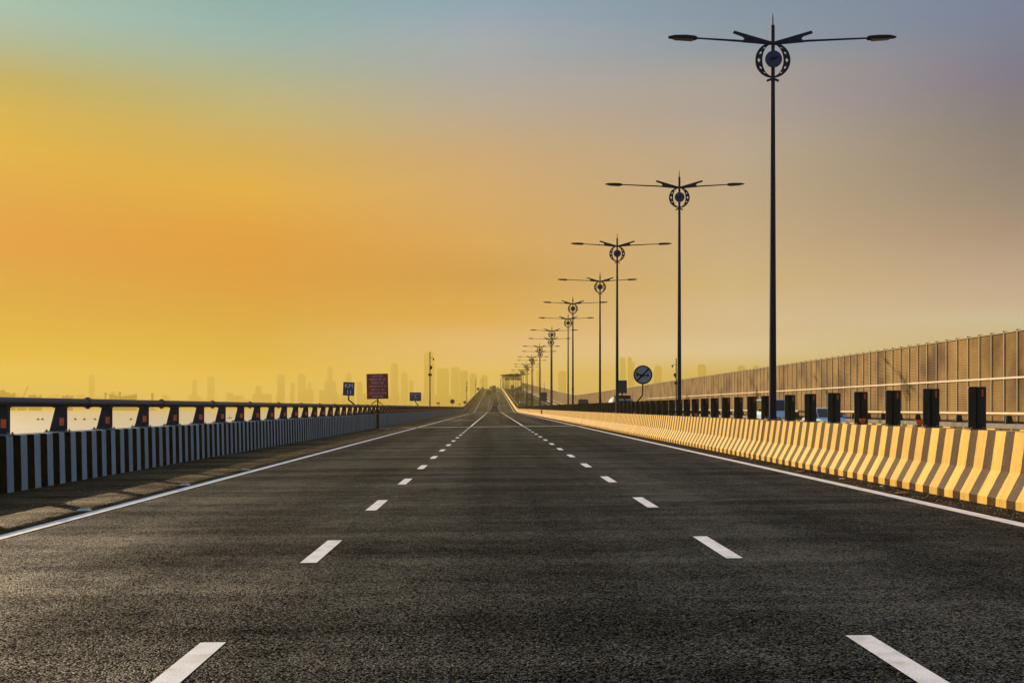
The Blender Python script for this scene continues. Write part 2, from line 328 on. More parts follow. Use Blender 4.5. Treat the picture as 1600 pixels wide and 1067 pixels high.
def copy_tree(root, tree, loc, rz=None, label=None, group=None):
    def rec(node, par):
        o, ch = node; c = o.copy(); C.objects.link(c)
        if par is not None: c.parent = par
        for k in ch: rec(k, c)
        return c
    c = rec(tree, None); c.location = loc
    if rz is not None: c.rotation_euler = (0, 0, rz)
    if label: c['label'] = label
    if group: c['group'] = group
    return c
def tree_of(o):
    return (o, [tree_of(k) for k in kids(o)])
def curve_mesh(name, splines, depth, m, parent=None, loc=(0, 0, 0)):
    """flat 2-D outlines (with holes) in the x-z plane, given a thickness along y"""
    cu = bpy.data.curves.new(name, 'CURVE'); cu.dimensions = '2D'; cu.fill_mode = 'BOTH'; cu.extrude = depth / 2
    for pts in splines:
        sp = cu.splines.new('POLY'); sp.points.add(len(pts) - 1); sp.use_cyclic_u = True
        for i, (x, z) in enumerate(pts): sp.points[i].co = (x, z, 0, 1)
    return _curve_to(cu, name, m, parent, loc)
def _curve_to(cu, name, m, parent, loc):
    t = bpy.data.objects.new('tmp', cu); C.objects.link(t)
    bpy.context.view_layer.update()
    dg = bpy.context.evaluated_depsgraph_get(); me = bpy.data.meshes.new_from_object(t.evaluated_get(dg))
    bpy.data.objects.remove(t); bpy.data.curves.remove(cu)
    me.transform(Matrix.Rotation(R(90), 4, 'X')); me.name = name
    me.materials.clear(); me.materials.append(M_[m])
    o = bpy.data.objects.new(name, me); C.objects.link(o); o.location = loc
    if parent is not None: o.parent = parent
    return o
def text_mesh(name, body, size, m, parent, loc, align='CENTER', width=None, depth=.004):
    cu = bpy.data.curves.new(name, 'FONT'); cu.body = body; cu.size = size; cu.align_x = align; cu.align_y = 'CENTER'; cu.extrude = depth / 2; cu.resolution_u = 2
    o = _curve_to(cu, name, m, parent, loc)
    if width:
        xs = [v.co.x for v in o.data.vertices]
        if xs:
            w = max(xs) - min(xs); c0 = (max(xs) + min(xs)) / 2
            for v in o.data.vertices: v.co.x = (v.co.x - c0) * width / w
    return o

# ------------------------------------------------------------------ road profile
G = .030
def zc(d):
    """height of the road line at distance d: flat, then a ramp, then the crest"""
    if d < 262: return 0.0
    if d < 304: return G * (d - 262) ** 2 / (2 * 42)
    z = G * 21 + G * (min(d, 760) - 304)
    if d > 760:
        t = min(d, 960) - 760; z += G * t - G * t * t / 200
        if d > 960: z -= G * (d - 960)
    return z
def zx(x):
    if x < 6.9: return .011 * x
    return .076 - .02 * (x - 6.9)
def gz(x, d): return zc(d) + zx(x)
def stations(a, b):
    keys = [-30, 0, 60, 120, 180, 240] + list(range(262, 306, 6)) + [330, 380, 450, 520, 600, 680, 740] + list(range(760, 1000, 12)) + [1100, 1200, 1300]
    return [a] + [k for k in keys if a + .01 < k < b - .01] + [b]
D0, D1 = -30, 1300
def sheet(name, x0, x1, a, b, lift, m):
    mb = MB(); st = stations(a, b); vs = []; fs = []
    for d in st: vs += [(x0, d, gz(x0, d) + lift), (x1, d, gz(x1, d) + lift)]
    for i in range(len(st) - 1): fs.append((2 * i, 2 * i + 1, 2 * i + 3, 2 * i + 2))
    mb.add(vs, fs); return mb.build(name, m, recalc=False)
def sweep(mb, prof, a, b, xref=None):
    """closed (x,z) profile swept along the road; z measured from the road under xref"""
    secs = []
    for d in stations(a, b):
        base = zc(d) + (zx(xref) if xref is not None else 0)
        secs.append([(x, d, z + base) for x, z in prof])
    return mb.loft(secs)

struct(sheet('road', -5.3, 5.62, D0, D1, 0, 'asphalt'))
struct(sheet('road_shoulder', -7.75, -5.22, D0, D1, .004, 'shoulder'))
struct(sheet('median_gutter', 5.60, 6.25, D0, D1, .004, 'grit'))
struct(sheet('opposite_road', 7.6, 20.75, D0, D1, 0, 'asphalt'))
mb = MB(); sweep(mb, [(-8.14, -1.6), (21.55, -1.6), (21.75, -.62), (6.9, -.03), (-8.14, -.17)], D0, D1); struct(mb.build('bridge_deck', 'concrete'))
# road markings
mb = MB()
def strip(x0, x1, a, b, lift):
    st = stations(a, b); vs = []; fs = []
    for d in st: vs += [(x0, d, gz(x0, d) + lift), (x1, d, gz(x1, d) + lift)]
    for i in range(len(st) - 1): fs.append((2 * i, 2 * i + 1, 2 * i + 3, 2 * i + 2))
    mb.add(vs, fs)
strip(-5.13, -4.95, D0, D1, .0085); strip(5.385, 5.565, D0, D1, .0045)
for k in range(-6, 15):
    a = 4.36 + 4.5 * k
    strip(-1.61, -1.47, a, a + 1.5, .0045); strip(1.935, 2.075, a, a + 1.5, .0045)
strip(-1.60, -1.48, 72.2, 262, .0045); strip(1.94, 2.06, 72.2, 262, .0045)
for k in range(0, 120):
    a = 264 + 4.5 * k
    strip(-1.60, -1.48, a, a + 1.5, .0045); strip(1.94, 2.06, a, a + 1.5, .0045)
strip(7.95, 8.12, D0, D1, .0045); strip(18.6, 18.78, D0, D1, .0045)
for k in range(-5, 30):
    strip(11.5, 11.64, 6 + 9 * k, 9 + 9 * k, .0045); strip(15.0, 15.14, 6 + 9 * k, 9 + 9 * k, .0045)
struct(mb.build('lane_markings', 'paint', recalc=False))
# expansion joints: a steel strip with a rubber groove, set across the deck
mb = MB(); mg = MB()
for d, w in ((69.4, 1.35), (336, 1.2)):
    for xa, xb in ((-7.6, 6.1), (7.8, 20.7)):
        z0 = zc(d); z1 = zc(d + w)
        mb.add([(xa, d, z0 + zx(xa) + .013), (xb, d, z0 + zx(xb) + .013), (xb, d + w, z1 + zx(xb) + .013), (xa, d + w, z1 + zx(xa) + .013)], [(0, 1, 2, 3)])
        c = 70.33 if d < 80 else d + w * .45
        mg.add([(xa, c, zc(c) + zx(xa) + .018), (xb, c, zc(c) + zx(xb) + .018), (xb, c + .04, zc(c) + zx(xb) + .018), (xa, c + .04, zc(c) + zx(xa) + .018)], [(0, 1, 2, 3)])
mb.add([(-4.6, 103, .0135), (-1.2, 103.4, .0135), (-1.4, 104.6, .0135), (-4.4, 104.8, .0135)], [(0, 1, 2, 3)])
mb.add([(-4.9, 266, zc(266) + zx(-4.9) + .06), (5.3, 266, zc(266) + zx(5.3) + .014), (5.3, 270, zc(270) + zx(5.3) + .014), (-4.9, 270, zc(270) + zx(-4.9) + .06)], [(0, 1, 2, 3)])
struct(mb.build('expansion_joints', 'joint', recalc=False))
sm = MB()
for d in (28.6, 41.2, 53.5, 88): sm.add([(-4.9, d, gz(-4.9, d) + .0025), (5.35, d, gz(5.35, d) + .0025), (5.35, d + .05, gz(5.35, d) + .0025), (-4.9, d + .05, gz(-4.9, d) + .0025)], [(0, 1, 2, 3)])
struct(sm.build('paving_seams', 'joint_gap', recalc=False)); struct(mg.build('joint_grooves', 'joint_gap', recalc=False))

# ------------------------------------------------------------------ sea
ZW = -7.0
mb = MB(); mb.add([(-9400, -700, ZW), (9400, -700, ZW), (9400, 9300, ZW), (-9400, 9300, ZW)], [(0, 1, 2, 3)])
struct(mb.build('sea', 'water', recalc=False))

# ------------------------------------------------------------------ median barriers (ours)
NJ = [(6.13, .0), (6.13, .10), (6.30, .42), (6.37, .91), (6.64, .91), (6.69, .42), (6.80, .10), (6.80, 0)]
spans = [(D0, 25.08, 'striped concrete median barrier, nearest length up to the tallest lamp post'),
         (25.16, 42.6, 'striped concrete median barrier, second length between the two dark vertical joints'),
         (42.66, 70.25, 'striped concrete median barrier, third length ending at the road expansion joint'),
         (70.42, 268, 'golden concrete median barrier, long level length beyond the road expansion joint'),
         (268.3, D1, 'golden concrete median barrier, far length climbing the ramp to the crest')]
for i, (a, b, lab) in enumerate(spans):
    mb = MB(); sweep(mb, [(x, z + .07 - .09 * (z <= 0)) for x, z in NJ], a, b)
    t = tag(mb.build('median_barrier', 'yellow_stripe'), lab, 'barrier', 'lengths of the median barrier')
    if i == 3:
        q = MB(); sweep(q, [(x - .012, z + .07) if z > 0 else (x - .012, 0.0) for x, z in NJ[:4]] + [(6.5, .985), (6.5, 0)], 70.27, 70.40); q.build('lit_end_strip', 'nb_strip', t)  # pale added strip: colour stands in for sunlight caught on the end face
mb = MB(); sweep(mb, [(13.80 - x + .0, z + .066 - .09 * (z <= 0)) for x, z in NJ], D0, D1)
tag(mb.build('median_barrier', 'yellow_stripe'), 'second median barrier, seen only as a thin strip behind the panels', 'barrier')
mb = MB(); sweep(mb, [(6.80, -.01), (7.0, -.01), (7.0, .80), (6.70, .80)], D0, D1)
struct(mb.build('median_infill', 'concrete'))

# ------------------------------------------------------------------ left parapet: wall + rail + posts
def post_proto(sign=1, refl=True):
    """cast trapezoid post; local origin on the wall cap, x=0 at its road-side edge, outward is -x*sign"""
    m = MB()
    poly = [(0, .02), (-.30 * sign, .02), (-.19 * sign, .46), (0, .46)]
    m.prism_y(poly, -.035, .035)
    m.box(min(0, -.22 * sign), max(0, -.22 * sign), -.075, .075, .44, .47)
    o = m.build('post', 'post')
    b = MB().box(min(.04 * sign, -.36 * sign), max(.04 * sign, -.36 * sign), -.11, .11, 0, .022)
    for px in (.015, -.33):
        for py in (-.08, .08): b.tube([(px * sign, py, .02), (px * sign, py, .05)], .016, 6)
    bp = b.build('base_plate', 'plate', o)
    r = None
    if refl:
        r = MB().box(-.115, -.03, -.042, -.037, .12, .26).build('reflector', 'reflector', o)
    return o, bp, r
p0, p0b, p0r = post_proto()
def parapet_left(a, b, lab, first, last, cap=100):
    t = thing('parapet', lab, 'parapet', (0, 0, 0), 0, 'lengths of the left parapet')
    m = MB(); sweep(m, [(-7.715, -.10), (-7.735, .90 - .085), (-7.76, .915 - .085), (-8.14, .915 - .085), (-8.14, -.3)], a, b); m.build('wall', 'black_stripe', t)
    m = MB(); secs = []
    for d in stations(a, b): secs.append([(-7.88 + .082 * math.cos(2 * PI * k / 14), d, zc(d) + 1.365 + .082 * math.sin(2 * PI * k / 14)) for k in range(14)])
    m.loft(secs, smooth=True)
    d = 20.7 - 4.6 * 4
    ncol = 0
    while d < b:
        if d > a + .2 and d < 500:
            z = zc(d) + 1.365; m.tube([(-7.88, d - .11, z), (-7.88, d + .11, z)], .094, 14); m.box(-7.90, -7.86, d - .05, d + .05, z - .118, z - .08)
            m.box(-7.90, -7.86, d - .05, d + .05, z + .08, z + .11)
        d += 4.6
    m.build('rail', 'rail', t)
    n = 0; rest = MB(); k = first
    while 17.1 + 2.3 * k < min(b, last):
        d = 17.1 + 2.3 * k; k += 1
        if d < a + .15: continue
        z = zc(d) + .83
        if n < cap:
            c = p0.copy(); C.objects.link(c); c.parent = t; c.location = (-7.77, d, z)
            for s in (p0b, p0r):
                e = s.copy(); C.objects.link(e); e.parent = c
            n += 1
        else:
            rest.add([(x - 7.77, y + d, zz + z) for x, y, zz in [(0, -.035, .02), (-.3, -.035, .02), (-.19, -.035, .46), (0, -.035, .46), (0, .035, .02), (-.3, .035, .02), (-.19, .035, .46), (0, .035, .46)]],
                     [(0, 1, 2, 3), (7, 6, 5, 4), (0, 3, 7, 4), (1, 5, 6, 2)])
    if rest.v: rest.build('far_posts', 'post', t)['kind'] = 'stuff'
    return t
parapet_left(D0, 70.2, 'black and white striped parapet with round metal rail, nearest length on the left', -16, 999)
parapet_left(70.45, 268, 'grey striped parapet with round metal rail, beyond the red notice board', 0, 999)
parapet_left(268.3, D1, 'hazy parapet with rail climbing the left side of the far ramp', 0, 840)
for o in (p0r, p0b, p0): bpy.data.objects.remove(o)

# ------------------------------------------------------------------ outer parapet of the opposite carriageway
t = thing('parapet', 'opposite parapet with yellowish rail on black posts, before the noise barrier', 'parapet')
m = MB(); sweep(m, [(20.62, -.3), (20.56, .62), (20.95, .62), (20.95, -.5)], D0, D1); m.build('wall', 'concrete', t)
m = MB(); secs = []
for d in stations(D0, D1): secs.append([(20.74 + .082 * math.cos(2 * PI * k / 12), d, zc(d) + 1.02 + .082 * math.sin(2 * PI * k / 12)) for k in range(12)])
m.loft(secs, smooth=True).build('rail', 'gold_rail', t)
mpo = MB().prism_y([(-.14, 0), (.17, 0), (.10, .34), (-.10, .34)], -.05, .05).box(-.19, .22, -.12, .12, -.0, .025).build('post', 'post', t)
for k in range(0, 99):
    d = 36 + 2.3 * k
    c = mpo if k == 0 else mpo.copy()
    if k: C.objects.link(c); c.parent = t
    c.location = (20.74, d, zc(d) + .622)
m = MB()
for k in range(99, 330):
    d = 36 + 2.3 * k
    m.box(20.62, 20.86, d - .05, d + .05, zc(d) + .62, zc(d) + .96)
m.build('far_posts', 'post', t)['kind'] = 'stuff'

# ------------------------------------------------------------------ noise barrier
t = thing('noise_barrier', 'tall brown louvred noise barrier with pale posts running along the far side of the bridge', 'noise barrier', (0, 0, 0))
NX = 21.5; ZB, ZT = -.35, 4.40
prof_f = []; z = ZB; pitch = .078
while z < ZT:
    prof_f += [(NX, z), (NX + .028, z + pitch * .62), (NX + .030, z + pitch * .92)]; z += pitch
m = MB(); st = stations(0, 812); secs = []
full = prof_f + [(NX + .12, ZT), (NX + .12, ZB)]
for d in st: secs.append([(x, d, zz + zc(d)) for x, zz in full])
m.loft(secs); m.build('louvre_panel', 'nb_panel', t)
m = MB(); sweep(m, [(NX - .035, ZT), (NX + .14, ZT), (NX + .14, ZT + .05), (NX - .035, ZT + .05)], 0, 812); m.build('top_rail', 'nb_post', t)
m = MB(); sweep(m, [(NX - .045, 2.47), (NX - .002, 2.47), (NX - .002, 2.55), (NX - .045, 2.55)], 0, 150); m.build('mid_rail', 'nb_strip', t)
pp = MB().box(-.03, .0, -.03, .03, ZB, ZT + .03).box(-.085, .15, -.05, .05, ZT + .052, ZT + .085).build('post', 'nb_post', t)
for k in range(100):
    d = 38.0 + 1.14 * k
    c = pp if k == 0 else pp.copy()
    if k: C.objects.link(c); c.parent = t
    c.location = (NX, d, zc(d))
m = MB()
for k in list(range(-30, 0)) + list(range(100, 680)):
    d = 38.0 + 1.14 * k
    m.box(NX - .03, NX, d - .03, d + .03, ZB + zc(d), ZT + .03 + zc(d))
m.build('more_posts', 'nb_post', t)['kind'] = 'stuff'

# ------------------------------------------------------------------ anti-glare panels
def panel_proto(lab):
    t = thing('anti_glare_panel', lab, 'glare panel', (0, 0, 0), 0, 'anti-glare panels on the median barrier')
    hw = .118; th = .012
    xs = [(-hw, .0), (-.098, -.012), (-.02, .006), (.008, .030), (.035, .006), (.098, -.012), (hw, 0)]
    front = [(x, -th + y) for x, y in xs]; back = [(x, th + y) for x, y in reversed(xs)]
    sec = front + back
    zs = [(0.0, 1), (.56, 1), (.572, .97)]
    m = MB().loft([[(x * s, y, z) for x, y in sec] for z, s in zs]); m.build('blade', 'panel', t)
    b = MB().box(-.125, .10, -.07, .07, 0, .014); b.tube([(-.09, -.04, .01), (-.09, -.04, .035)], .014, 6); b.tube([(.07, -.04, .01), (.07, -.04, .035)], .014, 6); b.build('base_plate', 'plate', t)
    MB().box(.052, .072, -.030, -.024, .44, .54).build('reflector', 'reflector', t)
    return t
ordn = ['nearest', 'second', 'third', 'fourth', 'fifth', 'sixth', 'seventh', 'eighth', 'ninth', 'tenth', 'eleventh', 'twelfth', 'thirteenth', 'fourteenth', 'fifteenth', 'sixteenth', 'seventeenth', 'eighteenth', 'nineteenth', 'twentieth']
PX = 6.48
lampA = [24.8 + 31.2 * k for k in range(26)]; lampB = [42.2 + 31.4 * k for k in range(25)]
def panel_label(n):
    if n == 0: return 'largest black anti-glare panel, nearest the right edge of the photo'
    if n < 7: return 'black anti-glare panel right of the nearest lamp post, %s panel from the photo edge' % ordn[n]
    if n == 7: return 'black anti-glare panel partly hidden behind the foot of the nearest lamp post'
    if n < 18: return 'black anti-glare panel left of the nearest lamp post, %s panel leftward of its foot' % (ordn[n - 8] if n > 8 else 'first')
    return 'small black anti-glare panel in the far stretch where the panels overlap'
pt = None; n = 0; k = 0; jit = random.Random(3)
farp = MB()
while True:
    d = 14.28 + 1.5 * k; k += 1
    if d > 980: break
    if k == 8: d = 25.32
    if k > 8: d += .42
    if any(abs(d - a) < .22 for a in lampA): d += .45
    loc = (PX, d, zc(d) + .981)
    if n < 290:
        lab = panel_label(n)
        if pt is None: pt = panel_proto(lab); pt.location = loc; ptt = tree_of(pt)
        else:
            c = copy_tree(pt, ptt, loc, R(jit.uniform(-4, 4)), lab)
            c.rotation_euler.y = R(jit.uniform(-.8, .8))
            if n >= 18: c['group'] = 'far overlapping anti-glare panels'
        n += 1
    elif d < 900: farp.box(PX - .11, PX + .11, d - .02, d + .02, loc[2], loc[2] + .57)
o = tag(farp.build('anti_glare_panels', 'panel'), 'merged dark row of anti-glare panels on the median of the far ramp', 'glare panels'); o['kind'] = 'stuff'

# ------------------------------------------------------------------ street lamps
def arc_pts(r, a0, a1, n, cx=0, cz=0): return [(cx + r * math.cos(R(a0 + (a1 - a0) * i / n)), cz + r * math.sin(R(a0 + (a1 - a0) * i / n))) for i in range(n + 1)]
def lamp_proto(h, lab, reach):
    t = thing('street_lamp', lab, 'street lamp')
    zt = h                                    # tip height above the origin
    b = MB().box(-.17, .17, -.17, .17, 0, .03)
    for sx_ in (-.13, .13):
        for sy_ in (-.13, .13): b.tube([(sx_, sy_, .02), (sx_, sy_, .08)], .018, 6)
    b.build('base_plate', 'plate', t)
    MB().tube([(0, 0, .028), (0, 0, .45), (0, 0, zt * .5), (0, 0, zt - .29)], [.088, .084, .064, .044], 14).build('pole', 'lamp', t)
    MB().tube([(0, 0, zt - .29), (0, 0, zt - .27), (0, 0, zt - .12), (0, 0, zt)], [.018, .018, .015, .002], 8).build('spike', 'lamp', t)
    za = zt - .72; zr = zt - 1.10
    for s in (-1, 1):
        ex = reach[(s + 1) // 2] - 2.40
        MB().tube([(.04 * s, 0, za), (.8 * s, 0, za + .07), ((1.80 + ex) * s, 0, za + .135)], [.030, .026, .020], 8).build('arm', 'lamp', t)
        poly = [(.03, -.02), (.03, .05), (.90, .305), (.93, .245), (.71, .17), (.665, .115), (.71, .075), (.70, .035)]
        curve_mesh('arm_bracket', [[(x * s, z) for x, z in poly]], .03, 'lamp', t, (0, 0, za))
        # lamp head: slim housing with a curved lower lens
        secs = []
        for y_, hh, ww, dz in ((1.74 + ex, .032, .05, .0), (1.80 + ex, .052, .10, .0), (2.0 + ex, .052, .13, .012), (2.27 + ex, .040, .12, .020), (2.42 + ex, .016, .06, .016)):
            secs.append([(y_ * s, ww * math.cos(a) , za + .135 + dz + hh * math.sin(a)) for a in [2 * PI * q / 10 for q in range(10)]])
        hd = MB().loft(secs, smooth=True).build('lamp_head', 'lamp', t)
        MB().loft([[((1.84 + ex) * s, -.075, za + .078), ((1.84 + ex) * s, .075, za + .078), ((1.84 + ex) * s, .075, za + .11), ((1.84 + ex) * s, -.075, za + .11)],
                   [((2.28 + ex) * s, -.07, za + .106), ((2.28 + ex) * s, .07, za + .106), ((2.28 + ex) * s, .07, za + .13), ((2.28 + ex) * s, -.07, za + .13)]]).build('lens', 'lens', hd)
        # crescent of the ring emblem with diamond openings
        outer = arc_pts(.41, 85, -85, 28)
        inn = [(max(.245 * math.cos(R(a)), .03), .375 * math.sin(R(a))) for a in range(-84, 85, 8)]
        hol = []
        for a, rm, hw, hh_ in ((56, .345, .015, .038), (31, .332, .023, .048), (0, .325, .032, .060), (-31, .332, .023, .048), (-56, .345, .015, .038)):
            u = Vector((math.cos(R(a * .8)), math.sin(R(a * .8)))); w = Vector((-math.sin(R(a)), math.cos(R(a)))); c_ = Vector((rm * math.cos(R(a)), rm * math.sin(R(a))))
            hol.append([tuple(c_ + w * hh_), tuple(c_ + u * hw), tuple(c_ - w * hh_), tuple(c_ - u * hw)])
        ring = [outer + inn] + hol
        curve_mesh('ring_emblem', [[(x * s, z) for x, z in q] for q in ring], .03, 'lamp', t, (0, 0, zr))
        curve_mesh('ring_stub', [[(x * s, z) for x, z in [(.0, .03), (.15, -.03), (.13, -.075), (0, -.02)]]], .03, 'lamp', t, (0, 0, zr - .43))
    dsc = MB().loft([[(.195 * math.cos(a), y_, zr + .195 * math.sin(a)) for a in [2 * PI * q / 32 for q in range(32)]] for y_ in (-.095, -.060)]).build('disc', 'lamp_disc', t)
    z1 = [(-.11, -.045), (-.03, .045), (.005, .05), (-.0, .015), (.045, .045), (.11, .05), (.085, .02), (.055, .02), (.02, -.02), (-.005, -.02), (-.012, .012), (-.045, -.03), (-.075, -.04)]
    curve_mesh('emblem_mark', [z1], .012, 'black', dsc, (0, -.101, zr))
    return t
labs = {0: 'tallest dark double-armed street lamp with ring emblem, nearest to the viewer',
        1: 'second nearest double-armed street lamp, between the tallest lamp and the no-horn sign',
        2: 'third nearest street lamp with ring emblem, just left of the round no-horn sign',
        3: 'fourth nearest street lamp with ring emblem, close on the left of the third',
        4: 'fifth nearest street lamp with ring emblem, its pole close right of the sixth',
        5: 'sixth nearest street lamp with ring emblem, slim pole just left of the fifth',
        6: 'seventh nearest street lamp with ring emblem, upper of two that line up',
        7: 'eighth nearest street lamp with ring emblem, lower one lined up just behind the seventh'}
la = lamp_proto(10.45 - .98, 'x', (2.42, 2.84)); laT = tree_of(la); lb = lamp_proto(10.68 - .93, 'x', (2.92, 2.55)); lbT = tree_of(lb)
allL = sorted([(d, 'A') for d in lampA if d < 860] + [(d, 'B') for d in lampB if d < 860])
usedA = usedB = False
for i, (d, kd) in enumerate(allL):
    lab = labs.get(i)
    grp = 'street lamps along the median'
    if lab is None: lab = 'small hazy double-armed street lamp in the crowded far part of the row'; grp = 'far street lamps of the row'
    loc = (6.50, d, zc(d) + .98) if kd == 'A' else (7.36, d, zc(d) + .93)
    if kd == 'A' and not usedA: o = la; usedA = True; o.location = loc
    elif kd == 'B' and not usedB: o = lb; usedB = True; o.location = loc
    elif kd == 'A': o = copy_tree(la, laT, loc)
    else: o = copy_tree(lb, lbT, loc)
    o.rotation_euler.z = R(jit.uniform(-1.5, 1.5)) if i else 0
    o['label'] = lab; o['group'] = grp

# ------------------------------------------------------------------ camera masts
def mast_proto(h, side, lab):
    t = thing('camera_mast', lab, 'camera mast')
    MB().box(-.15, .15, -.15, .15, 0, .03).build('base_plate', 'plate', t)
    MB().tube([(0, 0, .02), (0, 0, h - .35)], [.085, .055], 12).build('pole', 'lamp', t)
    MB().tube([(0, 0, h - .36), (0, 0, h)], [.012, .004], 6).build('lightning_rod', 'lamp', t)
    z = h - 1.1
    a = MB().tube([(0, 0, z), (.25 * side, 0, z + .05), (.38 * side, 0, z + .04), (.44 * side, 0, z - .06)], .025, 8).build('camera_arm', 'lamp', t)
    MB().tube([(.44 * side, 0, z - .03), (.44 * side, 0, z - .12), (.44 * side, 0, z - .20), (.44 * side, 0, z - .28)], [.07, .10, .10, .03], 12).build('dome_camera', 'black', a)
    MB().box(min(.05 * side, .28 * side), max(.05 * side, .28 * side), -.14, .12, z - 1.3, z - .98).build('equipment_box', 'black', t, bevel=.04)
    MB().tube([(.0, -.12, z - 1.25), (.19 * side, -.14, z - 1.42)], [.09, .07], 10).build('camera', 'black', t)
    MB().box(-.20, .22, -.16, .16, z - 2.25, z - 1.95).build('equipment_box', 'black', t, bevel=.05)
    return t
CM = mast_proto(7.75, 1, 'tallest camera mast on the left parapet, right of the small blue sign'); cmT = tree_of(CM); CM.location = (-7.98, 134, .83)
for d, lab in ((317, 'camera mast at the foot of the far ramp, beside the second round sign'), (476, 'faint camera mast on the far left parapet, left of the shield sign'), (640, 'faint camera mast just right of the shield sign on the ramp'), (795, 'tiny camera mast at the left end of the crest')):
    copy_tree(CM, cmT, (-7.98, d, zc(d) + .83), 0, lab)
CR = mast_proto(7.3, -1, 'camera mast with two cameras rising behind the second nearest lamp post'); crT = tree_of(CR); CR.location = (21.18, 123.5, -.0)
MB().box(20.96, 21.4, 123.2, 123.8, -.5, -.001).build('mast_plinth', 'concrete')
bpy.data.objects['mast_plinth'].parent = CR; bpy.data.objects['mast_plinth'].matrix_parent_inverse = Matrix.Translation(CR.location).inverted()
copy_tree(CR, crT, (21.18, 283, zc(283) + .0), 0, 'small camera mast above the noise barrier at its lowest point')
copy_tree(CR, crT, (21.18, 443, zc(443) + .0), 0, 'small camera mast above the noise barrier, above the dark sign back')

# ------------------------------------------------------------------ signs
def plate(t, w, h, z, m, y=-.012, edge=True, rz=0):
    o = MB().box(-w / 2, w / 2, -.010, .010, -h / 2, h / 2).build('sign_face', m, t, bevel=.004); o.location = (0, y, z); o.rotation_euler.y = rz
    return o
# KM 11
t = thing('kilometre_sign', 'small blue kilometre sign reading KM 11 on a bent bracket above the left rail', 'road sign', (-8.20, 60.4, .83))
o = plate(t, .64, .76, 1.50, 'sign_blue', rz=R(2.5))
text_mesh('lettering', 'KM', .34, 'sign_text', o, (0, -.014, .16), width=.44)
text_mesh('lettering', '11', .34, 'sign_text', o, (.03, -.014, -.19), width=.20)
MB().tube([(-.01, .03, 1.45), (-.01, .03, .88), (.30, .03, .62), (.32, .03, .45), (.32, .03, .0)], .045, 8).build('bracket', 'black', t)
# red notice
t = thing('notice_board', 'red notice board with seven lines of pale writing on a post on the left shoulder', 'notice board', (-7.56, 69.6, -.075))
o = plate(t, 1.38, 1.62, 2.72, 'sign_red', y=-.05, rz=R(-1.3))
fr = MB().box(-.71, -.69, -.014, .014, -.82, .82).box(-.69, .69, -.014, .014, .81, .83).build('frame', 'sign_back', o)
lines = [('पुलावर वाहन', .72), ('थांबवण्यास बंदी आहे.', 1.10), ('विनाकारण वाहन', .84), ('थांबवल्यास मो. वा. का.', 1.14), ('कलम १२२, १७७', .90), ('नुसार दंडात्मक कारवाई', 1.16), ('करण्यात येईल.', .74)]
for i, (s_, w) in enumerate(lines):
    text_mesh('lettering', s_, .20, 'sign_text_red', o, (0, -.014, .67 - .222 * i), width=w)
MB().tube([(0, 0, 0), (0, 0, 3.3)], .045, 10).build('post', 'black', t)
MB().tube([(-.02, 0, 1.83), (-.18, -.02, 1.74), (-.34, -.02, 1.62), (-.46, -.02, 1.44)], [.025, .03, .03, .02], 8).build('stay', 'black', t)
MB().tube([(.02, 0, 1.80), (.14, -.02, 1.66), (.30, -.02, 1.55)], [.03, .03, .02], 8).build('stay', 'black', t)
MB().box(-.09, .09, -.07, .07, 0, .9).build('post_sleeve', 'black', t, bevel=.02)
t = tag(MB().tube([(-8.02, 69.3, .93), (-7.98, 69.3, 1.02), (-7.95, 69.3, 1.16), (-7.9, 69.3, 1.22)], [.17, .22, .18, .05], 10).build('bag', 'black'), 'dark bundle resting on the parapet beside the notice board post', 'bag')
for v in t.data.vertices: v.co.z -= .10
